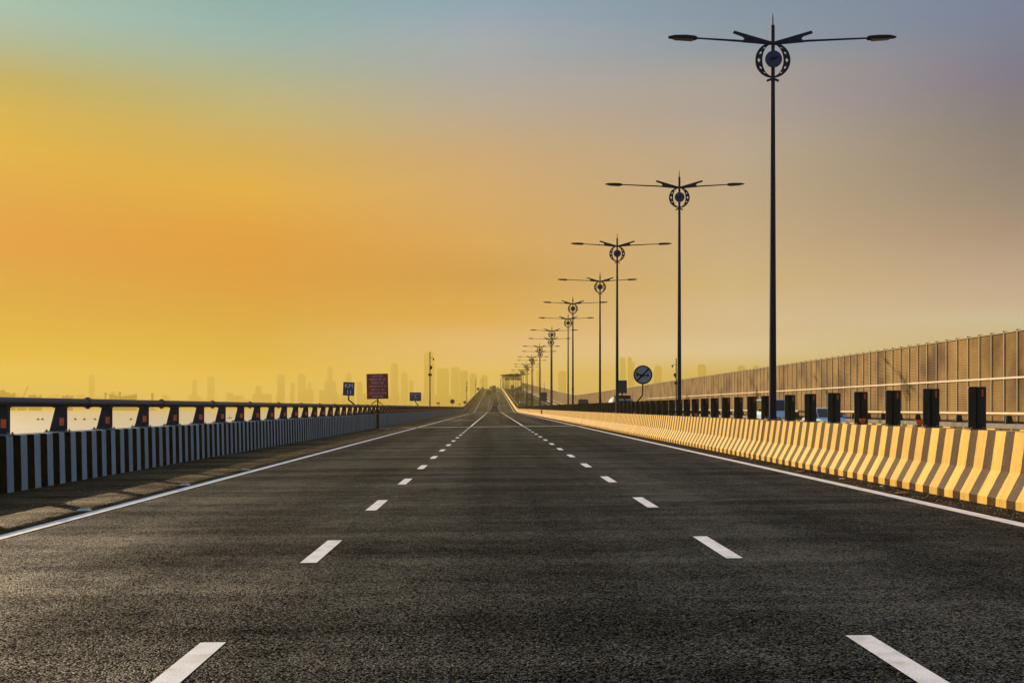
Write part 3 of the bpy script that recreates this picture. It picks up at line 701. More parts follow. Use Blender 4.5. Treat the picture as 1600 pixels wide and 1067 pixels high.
# blue direction sign
t = thing('road_sign', 'small rectangular blue sign with a pale band, left of the tallest camera mast', 'road sign', (-8.42, 115, .83))
o = plate(t, 1.24, .94, 1.61, 'sign_blue')
MB().box(-.53, .50, -.014, -.011, .20, .31).build('header_band', 'band_blue', o)
curve_mesh('arrow_mark', [[(-.06, .14), (-.02, .15), (-.01, .04), (.08, -.02), (.05, -.14), (.02, -.14), (.03, -.03), (-.05, .02)]], .006, 'sign_text', o, (0, -.014, 0))
MB().box(-.35, -.05, -.014, -.011, -.19, -.16).box(.02, .4, -.014, -.011, -.20, -.17).box(-.3, .3, -.014, -.011, -.30, -.27).build('lettering', 'band_blue', o)
MB().tube([(0, .03, 1.2), (0, .03, 1.05), (.36, .03, .55), (.42, .03, .45), (.42, .03, 0)], .05, 8).build('bracket', 'black', t)
def round_sign(x, d, r, z, base, bend, lab, horn=False):
    t = thing('round_sign', lab, 'road sign', (x, d, base))
    zz = z - base
    o = MB().loft([[(r * math.cos(a), y, r * math.sin(a)) for a in [2 * PI * q / 40 for q in range(40)]] for y in (-.01, .01)]).build('sign_face', 'sign_white' if horn else 'sign_blue', t)
    o.location = (0, -.02, zz)
    curve_mesh('border', [arc_pts(r, 0, 360, 48)[:-1], arc_pts(r * .855, 0, 360, 48)[:-1]], .008, 'black' if horn else 'sign_red', o, (0, -.015, 0))
    if horn:
        s = r / .43
        c = .035 * s; l_ = r * .86
        u = Vector((math.cos(R(46)), math.sin(R(46)))); w = Vector((-u.y, u.x))
        curve_mesh('prohibition_bar', [[tuple(u * l_ + w * c), tuple(-u * l_ + w * c), tuple(-u * l_ - w * c), tuple(u * l_ - w * c)]], .006, 'black', o, (0, -.021, 0))
        hornp = [(-.30, .13), (-.27, .13), (-.19, .04), (-.05, .018), (.0, .03), (.06, .03), (.10, -.01), (.16, -.012), (.16, -.045), (.08, -.05), (.05, -.095), (-.03, -.10), (-.06, -.06), (-.10, -.10), (-.17, -.075), (-.12, -.03), (-.2, -.03), (-.27, -.075), (-.30, -.075)]
        curve_mesh('horn_symbol', [[(x * s, z * s) for x, z in hornp], [(x * s, z * s) for x, z in [(-.02, -.01), (.03, -.012), (.035, -.05), (-.02, -.065), (-.04, -.03)]]], .006, 'black', o, (0, -.0135, 0))
        curve_mesh('horn_bulb', [[(.215 * s + .065 * s * math.cos(a), -.03 * s + .058 * s * math.sin(a)) for a in [2 * PI * q / 20 for q in range(20)]]], .006, 'black', o, (0, -.0135, 0))
    MB().tube([(0, .03, zz - r * .5), (0, .03, zz - r - .48 * (r / .43)), (bend, .03, max(zz - r - .85, .2)), (bend, .03, 0)], .032, 8).build('bracket', 'black', t)
    return t
round_sign(6.80, 48.5, .43, 1.277 + 51 * 48.5 / F, .88, -.30, 'round white no-horn sign with black border on a bent post above the median panels', True)
round_sign(-8.2, 213, .46, 2.47, .83, .3, 'round sign above the left rail, nearer and larger of two')
round_sign(-8.2, 305, .42, 2.75, zc(305) + .83, .3, 'round sign above the left rail beside the second camera mast, smaller of two')
def small_back(x, d, w, h, z, base, bend, lab, m='sign_back'):
    t = thing('road_sign', lab, 'road sign', (x, d, base))
    plate(t, w, h, z - base, m)
    MB().box(-w * .42, w * .42, .012, .03, z - base - h * .25, z - base - h * .18).box(-w * .42, w * .42, .012, .03, z - base + h * .18, z - base + h * .25).build('stiffener', 'plate', t)
    MB().tube([(0, .05, z - base), (0, .05, z - base - h * .5 - .1), (bend, .05, z - base - h * .5 - .45), (bend, .05, 0)], .035, 8).build('bracket', 'black', t)
    return t
small_back(-8.3, 160, .50, .20, 1.93, .83, .25, 'tiny dark rectangular sign just right of the tallest camera mast')
small_back(-8.3, 260, .50, .20, 2.05, .83, .25, 'tiny dark rectangular sign between the two round signs')
t = thing('road_sign', 'grey shield-shaped sign on the far ramp between two faint camera masts', 'road sign', (-8.2, 569, zc(569) + .8))
curve_mesh('sign_face', [[(-.75, .7), (.75, .7), (.72, -.2), (.35, -.75), (0, -.95), (-.35, -.75), (-.72, -.2)]], .03, 'sign_back', t, (0, 0, 1.75))
MB().tube([(0, .05, 0), (0, .05, 1.5)], .05, 8).build('post', 'black', t)
small_back(6.95, 57.5, .50, .70, 1.277 + 32.2 * 57.5 / F, .88, .22, 'dark back of a rectangular sign on the median beside the third nearest lamp post')
small_back(6.95, 147, .86, 1.22, 1.277 + 16.8 * 147 / F, .88, .2, 'dark back of a larger sign on the median among the far lamp poles')

# delineators and small markers
for x, d, lab in ((6.46, 18.65, 'orange half-round reflector at the foot of the fourth panel from the right edge'), (6.62, 16.55, 'orange half-round reflector behind the cap, right of the third panel from the edge'),
                  (6.44, 33.9, 'small orange half-round reflector on the barrier cap, left of the second nearest lamp post'), (6.44, 48.6, 'tiny orange half-round reflector on the barrier cap below the no-horn sign')):
    t = thing('cap_reflector', lab, 'reflector', (x, d, .982), 0, 'orange reflectors on the median barrier')
    curve_mesh('reflector_plate', [[(-.055, .105), (.055, .105), (.05, .05), (.025, .02), (0, .008), (-.025, .02), (-.05, .05)]], .008, 'reflector', t)
    MB().box(-.03, .03, .005, .06, 0, .02).box(-.02, .02, .005, .012, .0, .09).build('bracket', 'black', t)
t = thing('marker_post', 'small green marker fixed to the golden median barrier', 'marker', (6.20, 138, .07))
MB().loft([[(-.05, -.01, .55), (.09, -.01, .60), (.06, -.01, 1.0), (-.06, -.01, .94)], [(-.05, .02, .55), (.09, .02, .60), (.06, .02, 1.0), (-.06, .02, .94)]]).build('marker_plate', 'green', t)
MB().box(.0, .14, .02, .05, .2, .8).build('bracket', 'black', t)

for d, lab in ((13.8, 'pale road stud beside the left edge line, nearest one'), (18.3, 'pale road stud beside the left edge line, second one'), (22.8, 'pale road stud beside the left edge line, third one'),
               (66.5, 'pale road stud on the left shoulder near the notice board')):
    x = -5.3 if d < 60 else -6.6
    t = thing('road_stud', lab, 'road stud', (x, d, gz(x, d) + .004), 0, 'road studs along the left edge line')
    MB().loft([[(-.09, -.06, 0), (.09, -.06, 0), (.09, .06, 0), (-.09, .06, 0)], [(-.055, -.025, .022), (.055, -.025, .022), (.055, .025, .022), (-.055, .025, .022)]]).build('housing', 'litter', t)
    MB().box(-.045, .045, -.052, -.046, .004, .014).build('lens', 'head', t)
leafspots = [(5.72, 14.95, 'leaf', 'orange dry leaf in the gutter at the right, nearest one', .10), (5.70, 19.9, 'leaf', 'orange dry leaf on the gutter edge, below the tallest lamp post and the panels', .09), (5.75, 25.6, 'leaf', 'small orange leaf in the gutter, farthest of the three', .08),
             (5.85, 17.9, 'litter', 'pale scrap of litter in the right gutter between two leaves', .05), (5.9, 16.2, 'litter', 'tiny pale scrap nearest the orange leaf in the right gutter', .03), (5.95, 24.6, 'litter', 'tiny pale scrap in the gutter beside the farthest leaf', .04)]
for x, d, m_, lab, s in leafspots:
    b = MB(); z = gz(x, d) + .007
    ps = [(-s, 0, .0), (-s * .4, s * .45, .012), (s * .5, s * .5, .004), (s * 1.2, 0, .022), (s * .4, -s * .5, .002), (-s * .5, -s * .4, .01)]
    b.loft([[(x + a, d + b_, z + c) for a, b_, c in ps], [(x + a, d + b_, z + c + .004) for a, b_, c in ps]])
    tag(b.build('dry_leaf' if m_ == 'leaf' else 'litter_scrap', m_), lab, 'leaf' if m_ == 'leaf' else 'litter')
gr = MB(); rg = random.Random(11)
for i in range(2600):
    side = rg.random() < .45
    x = rg.uniform(5.62, 6.11) if side else (-5.25 - abs(rg.gauss(0, .9)) - .02)
    if x < -7.55: continue
    d = 8 + 42 * rg.random() ** 1.6; s = rg.uniform(.003, .010); z = gz(x, d) + .004
    gr.add([(x - s, d - s, z), (x + s, d - s * .6, z), (x + s * .7, d + s, z), (x - s * .8, d + s * .8, z), (x, d, z + s * 1.1)], [(0, 1, 4), (1, 2, 4), (2, 3, 4), (3, 0, 4)])
struct(gr.build('gravel_bits', 'litter' if False else 'concrete'), 'stuff')

# ------------------------------------------------------------------ vehicles
def wheel(t, x, y, r, w):
    ty = MB()
    secs = [[(x + s * w / 2, y + rr * math.cos(a), r + rr * math.sin(a)) for a in [2 * PI * q / 20 for q in range(20)]] for s, rr in ((-1, r * .9), (-.8, r), (.8, r), (1, r * .9))]
    o = ty.loft(secs, smooth=False).build('wheel', 'tyre', t)
    sg = 1 if x > 0 else -1
    MB().loft([[(x + sg * q, y + rr * math.cos(a), r + rr * math.sin(a)) for a in [2 * PI * k / 16 for k in range(16)]] for q, rr in ((w / 2 - .02, r * .62), (w / 2 + .004, r * .60), (w / 2 - .01, r * .15))], smooth=False).build('rim', 'rim', o)
def car(lab, x, d, toward, paint, Lc=4.1, Wc=1.78, Hc=1.5, suv=False, group=None, name='car', trim=None):
    """front of the car is local +y"""
    t = thing(name, lab, 'car' if name == 'car' else 'van', (x, d, gz(x, d)), PI if toward else 0, group)
    slope = (zc(d + 1) - zc(d - 1)) / 2; t.rotation_euler.x = math.atan(slope) * (-1 if toward else 1)
    hw = Wc / 2; gc = .20; belt = Hc * (.62 if not suv else .58); hood = belt - (.10 if not suv else .04)
    van = name == 'van'
    st = [(-Lc / 2, .86, gc + .12, belt - .08), (-Lc / 2 + .12, .95, gc + .02, belt), (-Lc / 2 + .7, 1, gc, belt), (Lc / 2 - 1.15, 1, gc, belt), (Lc / 2 - .55, .98, gc, hood), (Lc / 2 - .12, .90, gc + .03, hood - .14), (Lc / 2, .80, gc + .14, hood - .28)]
    secs = []
    for y, k, zb, zt in st:
        a = hw * k; secs.append([(-a * .90, y, zb), (a * .90, y, zb), (a, y, zb + .16), (a, y, zt - .22), (a * .955, y, zt - .04), (a * .86, y, zt), (-a * .86, y, zt), (-a * .955, y, zt - .04), (-a, y, zt - .22), (-a, y, zb + .16)])
    body = MB().loft(secs)
    yf0 = Lc / 2 - (1.0 if not van else .75); yf1 = yf0 - (.75 if not van else .45); yr0 = -Lc / 2 + .10 + (.0 if suv else .35); yr1 = yr0 + (.30 if suv else .65)
    def gsec(y, zb, zt, kb, kt): return [(-hw * kb, y, zb), (hw * kb, y, zb), (hw * kt, y, zt - .05), (hw * kt * .88, y, zt), (-hw * kt * .88, y, zt), (-hw * kt, y, zt - .05)]
    def gh(inset):
        zt = Hc
        s = [[(-hw * .90, yr0, belt - .02), (hw * .90, yr0, belt - .02), (hw * .89, yr0 + .02, belt + .0), (hw * .80, yr0 + .02, belt + .01), (-hw * .80, yr0 + .02, belt + .01), (-hw * .89, yr0 + .02, belt)],
             gsec(yr1, belt - .02, zt - .03, .90, .74), gsec((yr1 + yf1) / 2, belt - .02, zt, .90, .76), gsec(yf1, belt - .02, zt - .03, .90, .74),
             [(-hw * .90, yf0, belt - .06), (hw * .90, yf0, belt - .06), (hw * .88, yf0 - .02, belt - .02), (hw * .80, yf0 - .02, belt - .01), (-hw * .80, yf0 - .02, belt - .01), (-hw * .88, yf0 - .02, belt - .02)]]
        return s
    body.loft(gh(0)); body.build('body', paint, t)
    if trim:
        MB().box(-hw * .66, hw * .66, yr1 + .05, yf1 - .05, Hc + .002, Hc + .05).build('roof', trim, t, bevel=.02)
        for s in (-1, 1): MB().tube([(s * hw * .97, yr0 - .02, belt - .25), (s * hw * .92, yr0 - .01, belt), (s * hw * .76, yr1 - .01, Hc - .03)], .055, 8).build('rear_pillar', trim, t)
    # windscreens and side windows, slightly proud of the cabin
    def slab(name, q, nrm, mat_='glass'):
        nrm = Vector(nrm).normalized(); a = [Vector(p) + nrm * .012 for p in q]; b = [Vector(p) - nrm * .01 for p in q]
        return MB().loft([b, a]).build(name, mat_, t)
    zt = Hc - .03
    def lerp(p, q, f): return tuple(p[i] + (q[i] - p[i]) * f for i in range(3))
    A = (-hw * .84, yf0, belt - .02); B = (hw * .84, yf0, belt - .02); Cc = (hw * .69, yf1, zt); D = (-hw * .69, yf1, zt)
    slab('windscreen', [lerp(A, D, .10), lerp(B, Cc, .10), lerp(B, Cc, .93), lerp(A, D, .93)], (0, zt - belt, yf0 - yf1))
    A = (-hw * .84, yr0, belt); B = (hw * .84, yr0, belt); Cc = (hw * .67, yr1, zt); D = (-hw * .67, yr1, zt)
    slab('rear_window', [lerp(B, Cc, .12), lerp(A, D, .12), lerp(A, D, .9), lerp(B, Cc, .9)], (0, -(zt - belt), yr1 - yr0))
    for s in (-1, 1):
        kx = lambda f: hw * (.905 + (.745 - .905) * f)
        zl = belt + .04; zh = Hc - .09; f0 = .06; f1 = .86
        for (ya, yb, yc, yd) in ((yr0 + .15, (yr0 + yf0) / 2 - .05, (yr0 + yf0) / 2 - .05, yr1 - .02), ((yr0 + yf0) / 2 + .03, yf0 - .12, yf1 + .02, (yr0 + yf0) / 2 + .03)):
            q = [(s * kx(f0), ya, zl), (s * kx(f0), yb, zl), (s * kx(f1), yc, zh), (s * kx(f1), yd, zh)]
            slab('side_window', q if s > 0 else q[::-1], (s, 0, .3))
        MB().box(min(s * (hw * .9), s * (hw + .16)), max(s * hw * .9, s * (hw + .16)), yf0 - .42, yf0 - .30, belt + .02, belt + .16).build('mirror', paint if not van else 'black', t, bevel=.02)
        MB().box(min(s * hw * .50, s * hw * .86), max(s * hw * .50, s * hw * .86), Lc / 2 - .16, Lc / 2 - .045, hood - .36, hood - .20).build('headlight', 'head', t, bevel=.02)
        MB().box(min(s * hw * .68, s * hw * .93), max(s * hw * .68, s * hw * .93), -Lc / 2 - .012, -Lc / 2 + .15, belt - .30, belt - .10).build('tail_light', 'tail', t, bevel=.015)
        for y in (-Lc / 2 + .78, Lc / 2 - .80): wheel(t, s * (hw - .11), y, .33 if not suv else .37, .21)
    MB().box(-.55, .55, Lc / 2 - .06, Lc / 2 + .012, gc + .22, gc + .42).build('grille', 'black', t)
    MB().box(-hw * .8, hw * .8, -Lc / 2 - .05, -Lc / 2 + .06, gc + .08, gc + .26).build('rear_bumper', 'black', t, bevel=.02)
    MB().box(-.26, .26, -Lc / 2 - .02, -Lc / 2 + .04, gc + .36, gc + .48).build('number_plate', 'sign_white', t)
    return t
def truck(lab, x, d, toward, paint, cargo, Lc=7.5, Wc=2.3, Hc=3.2, tank=False, group=None):
    t = thing('truck', lab, 'truck', (x, d, gz(x, d)), PI if toward else 0, group)
    slope = (zc(d + 1) - zc(d - 1)) / 2; t.rotation_euler.x = math.atan(slope) * (-1 if toward else 1)
    hw = Wc / 2; cl = 1.9; yf = Lc / 2
    ch = 2.45
    MB().prism_x([(yf - cl, .55), (yf, .55), (yf + .02, 1.35), (yf - .22, ch - .1), (yf - .4, ch), (yf - cl, ch)], -hw * .95, hw * .95).build('cab', paint, t, bevel=.05)
    MB().prism_x([(yf + .012, 1.38), (yf + .04, 1.38), (yf - .19, ch - .2), (yf - .22, ch - .2)], -hw * .84, hw * .84).build('windscreen', 'glass', t)
    for s in (-1, 1):
        MB().box(min(s * hw * .94, s * hw * .965), max(s * hw * .94, s * hw * .965), yf - 1.35, yf - .45, 1.40, 2.1).build('side_window', 'glass', t)
        MB().box(min(s * hw * .97, s * (hw + .22)), max(s * hw * .97, s * (hw + .22)), yf - .22, yf - .12, 1.45, 1.95).build('mirror', 'black', t, bevel=.02)
        MB().box(min(s * hw * .6, s * hw * .85), max(s * hw * .6, s * hw * .85), yf - .02, yf + .04, .72, .92).build('headlight', 'head', t)
        MB().box(min(s * hw * .7, s * hw * .95), max(s * hw * .7, s * hw * .95), -yf - .03, -yf + .02, .75, .95).build('tail_light', 'tail', t)
        for y in (-yf + 1.1, -yf + 2.3, yf - 1.1): wheel(t, s * (hw - .18), y, .48, .30)
    if tank:
        MB().loft([[(hw * .9 * k * math.cos(a), y, 1.85 + hw * .85 * k * math.sin(a)) for a in [2 * PI * q / 20 for q in range(20)]] for y, k in ((-yf, .8), (-yf + .2, 1), (yf - cl - .35, 1), (yf - cl - .15, .8))], smooth=False).build('tank', cargo, t)
        MB().box(-hw * .8, hw * .8, yf - cl - .1, yf - .5, ch + .002, ch + .42).build('roof_frame', 'black', t)
    else:
        b = MB().box(-hw, hw, -yf, yf - cl - .15, .95, Hc)
        b.build('cargo_box', cargo, t, bevel=.03)
        dr = MB().box(-hw * .93, -.02, -yf - .02, -yf - .002, 1.05, Hc - .12).box(.02, hw * .93, -yf - .02, -yf - .002, 1.05, Hc - .12).build('cargo_door', 'cargo' if cargo != 'cargo' else 'sign_back', t)
    MB().box(-hw * .45, hw * .45, -yf, yf - .2, .52, .90).build('chassis', 'black', t)
    MB().box(-hw * .9, hw * .9, -yf - .04, -yf + .06, .42, .54).build('rear_bumper', 'car_white', t)
    return t
# our carriageway
car('dark car with pale roof edges in the middle lane, nearest vehicle ahead', .28, 256, False, 'car_dark', 4.5, 1.85, 1.72, True, trim='car_white')
car('dark hatchback in the middle lane just beyond the nearest car', .78, 342, False, 'car_dark', 3.9, 1.72, 1.6, False)
car('small grey car in the middle lane, third in the line', .88, 412, False, 'car_silver', 3.8, 1.65, 1.45)
truck('dark box truck climbing the left lane of the ramp', -2.05, 500, False, 'car_dark', 'cargo', 7.0, 2.2, 2.9)
truck('tall hazy box truck in the middle lane near the crest', .30, 640, False, 'car_dark', 'cargo', 8.0, 2.4, 3.7)
car('white car near the crest in the right lane, lower of two', 2.9, 600, False, 'car_white', 4.2, 1.75, 1.5)
car('white car just below the crest in the right lane, upper of two', 2.95, 735, False, 'car_white', 4.4, 1.8, 1.7, True)
car('dark car on the crest in the left lane', -2.1, 780, False, 'car_dark', 4.4, 1.8, 1.8, True)
car('dark car low in front of the tall truck near the crest', .4, 590, False, 'car_dark', 4.1, 1.75, 1.5)
# opposite carriageway, coming towards us
car('light blue van behind the panels and the foot of the nearest lamp post', 18.75, 72, True, 'car_blue', 4.5, 1.92, 2.0, True, name='van')
car('pale blue car behind the panels, right of the light blue van', 17.45, 56, True, 'car_pale', 3.9, 1.52, 1.40)
truck('tanker truck with dark roof frame, behind the third nearest lamp post', 15.9, 134, True, 'car_silver', 'car_pale', 7.5, 2.4, 3.0, True)
car('dark van with rounded roof on the opposite carriageway, left of the fourth nearest lamp post', 14.4, 172, True, 'car_dark', 4.8, 1.95, 2.7, True, name='van')
car('small pale blue car on the opposite carriageway below the large dark sign back', 11.9, 300, True, 'car_pale', 3.9, 1.7, 1.45)
for i, (x, d, kd, pa, lab) in enumerate([(9.6, 360, 'c', 'car_white', 'white car coming down the opposite ramp, nearest to its foot'), (13.2, 395, 't', 'car_dark', 'dark truck low on the opposite ramp in the middle lane'), (9.8, 430, 't', 'car_red', 'maroon cab truck coming down beside the median of the ramp'),
                                         (16.4, 455, 'c', 'car_silver', 'silver car on the outer lane of the opposite ramp'), (13.0, 500, 'c', 'car_dark', 'dark car halfway down the opposite ramp in the middle lane'), (9.7, 540, 't', 'car_dark', 'dark truck halfway down the opposite ramp beside the median'),
                                         (13.1, 590, 't', 'car_silver', 'silver cab truck high on the opposite ramp in the middle lane'), (9.7, 640, 'c', 'car_dark', 'dark car high on the opposite ramp beside the median'), (16.5, 660, 't', 'car_dark', 'dark truck high on the outer lane of the opposite ramp'), (12.9, 720, 't', 'car_dark', 'dark truck just below the crest of the opposite carriageway')]):
    if kd == 'c': car(lab, x, d, True, pa, 4.2, 1.76, 1.5, i % 2 == 0)
    else: truck(lab, x, d, True, pa, 'cargo', 7.2, 2.35, 3.3)

# ------------------------------------------------------------------ overhead gantry on the crest of the opposite carriageway
gd = 842; g0 = zc(gd); gtop = H + 47.5 * gd / F
t = thing('overhead_gantry', 'hazy overhead gantry with a rounded corner spanning the opposite carriageway at the crest', 'gantry', (0, gd, g0))
ht = gtop - g0
b = MB(); pts = [(5.7, 0, -.3), (5.7, 0, ht - 2.2)] + [(5.7 + 1.9 * (1 - math.cos(a)), 0, ht - 2.2 + 1.9 * math.sin(a)) for a in [R(q) for q in (15, 30, 45, 60, 75, 90)]]
b.tube(pts + [(8.2, 0, ht - .3)], .26, 10); b.tube([(p[0], 1.4, p[2]) for p in pts + [(8.2, 0, ht - .3)]], .26, 10); b.build('leg', 'nb_post', t)
MB().tube([(21.9, .7, -.5), (21.9, .7, ht - .3)], .3, 10).build('leg', 'lamp', t)
b = MB()
for y_, z_ in ((0, ht - .3), (1.4, ht - .3), (0, ht - 1.5), (1.4, ht - 1.5)): b.tube([(8.0, y_, z_), (22.0, y_, z_ - (.6 if z_ > ht - 1 else .6))], .12, 8)
for k in range(14):
    x0 = 8 + k; b.tube([(x0, 0, ht - .3 - .043 * k), (x0 + 1, 0, ht - 1.5 - .043 * k)], .08, 6); b.tube([(x0, 1.4, ht - 1.5 - .043 * k), (x0 + 1, 1.4, ht - .3 - .043 * k)], .08, 6)
b.build('truss', 'lamp', t)
for x0, w in ((9.2, 3.6), (13.6, 3.6), (17.8, 3.2)):
    MB().box(x0, x0 + w, 1.55, 1.63, ht - 2.5, ht - .6).build('sign_board', 'sign_back', t)

# ------------------------------------------------------------------ ships and sea marks
def P(px, py_top, d): return ((px - VX) * d / F, H + (VY - py_top) * d / F)
def ship(lab, x0, x1, ytop, d, hull_h, style):
    xa = (x0 - VX) * d / F; xb = (x1 - VX) * d / F; Lh = xb - xa; zt = H + (VY - ytop) * d / F; xm = (xa + xb) / 2
    t = thing('ship', lab, 'ship', (xm, d, ZW))
    h = Lh / 2; bw = max(Lh * .09, 4)
    secs = []
    for x, kw, zb in ((-h, .5, .3), (-h * .9, .9, 0), (-h * .4, 1, 0), (h * .6, 1, 0), (h * .88, .6, 0), (h, .06, .2)):
        up = hull_h * (1.15 if abs(x) > h * .85 else 1)
        secs.append([(x, -bw * kw * .8, -1), (x, -bw * kw, up), (x, bw * kw, up), (x, bw * kw * .8, -1)])
    MB().loft(secs).build('hull', 'ship', t)
    H2 = zt - ZW
    if style == 'carrier':
        MB().box(-h * .6, h * .5, -bw * .7, bw * .7, hull_h + .02, hull_h + (H2 - hull_h) * .35).build('deckhouse', 'ship_top', t)
        MB().box(-h * .25, h * .15, -bw * .5, bw * .5, hull_h + (H2 - hull_h) * .352, hull_h + (H2 - hull_h) * .62).build('bridge', 'ship_top', t)
        MB().tube([(-h * .0, 0, hull_h + (H2 - hull_h) * .6), (0, 0, H2)], [h * .05, h * .02], 8).build('mast', 'ship_top', t)
    elif style == 'tanker':
        MB().box(h * .45, h * .75, -bw * .7, bw * .7, hull_h + .02, H2 * .8).build('deckhouse', 'ship_top', t)
        MB().tube([(-h * .25, 0, hull_h), (-h * .25, 0, H2)], [h * .08, h * .08], 10).build('funnel', 'ship_rust', t)
        MB().tube([(-h * .75, 0, hull_h), (-h * .75, 0, H2 * .95)], [h * .02, h * .02], 6).box(-h * .95, -h * .6, -.5, .5, H2 * .95, H2 * .98).build('mast', 'ship_top', t)
    else:
        MB().box(-h * .5, h * .1, -bw * .6, bw * .6, hull_h + .02, hull_h + (H2 - hull_h) * .3).build('deckhouse', 'ship_top', t)
        for k in (-.55, -.1, .35): MB().tube([(h * k, 0, hull_h), (h * k, 0, H2 * (1 - abs(k) * .4))], [.5, .25], 6).build('mast', 'ship_top', t)
    return t
DS = 3000
ship('large hazy ship with stepped deckhouse at the left edge of the sea', -14, 24, 606, DS, 43, 'carrier')
ship('group of thin fishing masts on a low vessel, right of the dredger crane', 45, 65, 610, DS, 38, 'fish')
ship('low faint vessel with small deckhouse, left of the striped sea tower', 97, 114, 615, DS, 37, 'carrier')
ship('long hazy tanker with a funnel between two sea towers', 171, 214, 612, DS, 40, 'tanker')
xa, zt = P(33, 602, DS); t = thing('crane_barge', 'barge with a long slanted crane boom, second from the left edge of the sea', 'barge', (xa, DS, ZW))
MB().loft([[(-9, -5, -1), (12, -5, -1), (12, 5, -1), (-9, 5, -1)], [(-11, -6, 13), (15, -6, 13), (15, 6, 13), (-11, 6, 13)]]).build('hull', 'ship', t)
MB().box(-4, 4, -3, 3, 13.02, 23).build('crane_cab', 'ship_top', t)
b = MB().tube([(0, -1, 20), (20, -1, zt - ZW)], [1.1, .5], 6).tube([(0, 1, 20), (20, 1, zt - ZW)], [1.1, .5], 6); b.tube([(-3, 0, 22), (-3, 0, 34), (20, 0, zt - ZW)], .3, 6).build('boom', 'ship_top', t)
for px, yt, lab in ((165, 613, 'banded sea tower standing in the water left of the tanker'), (238, 614, 'banded sea tower standing in the water right of the tanker')):
    xa, zt = P(px, yt, DS); t = thing('sea_tower', lab, 'tower', (xa, DS, ZW)); hh = zt - ZW
    MB().tube([(0, 0, -1), (0, 0, hh * .85)], [3.3, 3.0], 12).build('shaft', 'ship_top', t)
    MB().tube([(0, 0, hh * .85), (0, 0, hh * .88), (0, 0, hh)], [3.8, 3.8, 2.6], 12).build('head', 'ship_rust', t)
    MB().box(-9, 9, -6, 6, -1, 3).build('footing', 'ship', t)
for i, (px, py) in enumerate(((59.5, 656), (66.4, 656), (117.7, 656), (132, 656), (148.4, 656), (204.6, 656))):
    d = (H - ZW) * F / (py - VY); xa = (px - VX) * d / F
    o = MB().tube([(0, 0, -.5), (0, 0, .1), (0, 0, .7), (0, 0, 1.3)], [.5, .95, .8, .1], 8).build('buoy', 'black')
    o.location = (xa, d, ZW); tag(o, ['tiny dark buoy on bright water, leftmost one', 'tiny dark buoy just right of the leftmost buoy', 'tiny dark buoy right of the first full parapet post', 'tiny dark buoy third along between the second and third posts', 'tiny dark buoy close left of the third parapet post', 'tiny dark buoy alone between the third and fourth posts'][i], 'buoy', 'buoys on the water')
d = (H - ZW) * F / (653.5 - VY); t = thing('rowing_boat', 'tiny dark boat with a short mast on the bright water', 'boat', ((358.6 - VX) * d / F, d, ZW))
MB().loft([[(-2.2, 0, .8), (-2.2, 0, .7), (-2.1, 0, .6)], [(-1, -.7, .6), (-1, 0, -.2), (-1, .7, .6)], [(1, -.7, .6), (1, 0, -.2), (1, .7, .6)], [(2.3, 0, .9), (2.3, 0, .8), (2.2, 0, .7)]]).build('hull', 'black', t)
MB().tube([(0, 0, .2), (0, 0, 2.6)], .16, 8).build('mast', 'black', t)

# ------------------------------------------------------------------ hazy city skyline across the water
towers = [  # x0, x1, top y, style, distance
 (434, 444, 585, 'flat'), (455, 460, 597, 'flat'), (466, 477, 581, 'spire'), (481, 486, 595, 'spire'), (512, 518.5, 568.5, 'spire'), (508, 524, 594, 'flat'), (541, 549, 579, 'spire'), (558, 566, 596, 'flat'),
 (611, 622, 567, 'flat'), (627, 637, 579, 'spire'), (639, 646, 594, 'flat'), (663, 678.5, 549.5, 'flat'), (683, 701, 575.5, 'round'), (705, 718, 573.5, 'round'), (719, 731, 579, 'flat'), (734, 745, 583.5, 'flat'), (752, 762, 586, 'flat'),
 (968, 977, 559, 'flat'), (980, 990.5, 558, 'step'), (1022, 1033, 571, 'flat'), (1089, 1102, 569.5, 'flat'), (1151, 1163, 571, 'flat'), (1176, 1188, 571, 'step'), (838, 846, 577, 'flat'), (872, 884, 580, 'flat'), (400, 408, 603, 'flat'), (301, 307, 590, 'spire'), (325, 334, 588, 'flat'), (140, 147, 586, 'flat')]
tl = ['faint tower with flat top, tallest between the left edge group and the KM 11 sign']
def tower_label(i, x0, x1, yt, st):
    kind = {'flat': 'flat-topped', 'spire': 'spired', 'round': 'round-topped', 'step': 'stepped'}[st]
    if x1 < 400: where = ['farthest left over the banded sea towers', 'left of two over the middle of the parapet', 'right of two over the middle of the parapet'][0 if x0 < 200 else (1 if x0 < 320 else 2)]
    elif x1 < 552:
        k = sorted([q[0] for q in towers if 400 <= q[1] < 552]).index(x0); where = '%s from the left in the cluster left of the KM sign' % (['first'] + ordn[1:])[k]
    elif x1 < 655:
        k = sorted([q[0] for q in towers if 552 <= q[1] < 655 and q[1] >= 552]).index(x0); where = '%s from the left around the red notice board' % (['first'] + ordn[1:])[k]
    elif x1 < 770:
        k = sorted([q[0] for q in towers if 655 <= q[1] < 770]).index(x0); where = '%s from the left between the tallest mast and the crest' % (['first'] + ordn[1:])[k]
    else:
        k = sorted([q[0] for q in towers if q[1] >= 770]).index(x0); where = '%s from the left among the faint towers right of the road' % (['first'] + ordn[1:])[k]
    return 'faint hazy %s tower, %s' % (kind, where)
DT = 5400
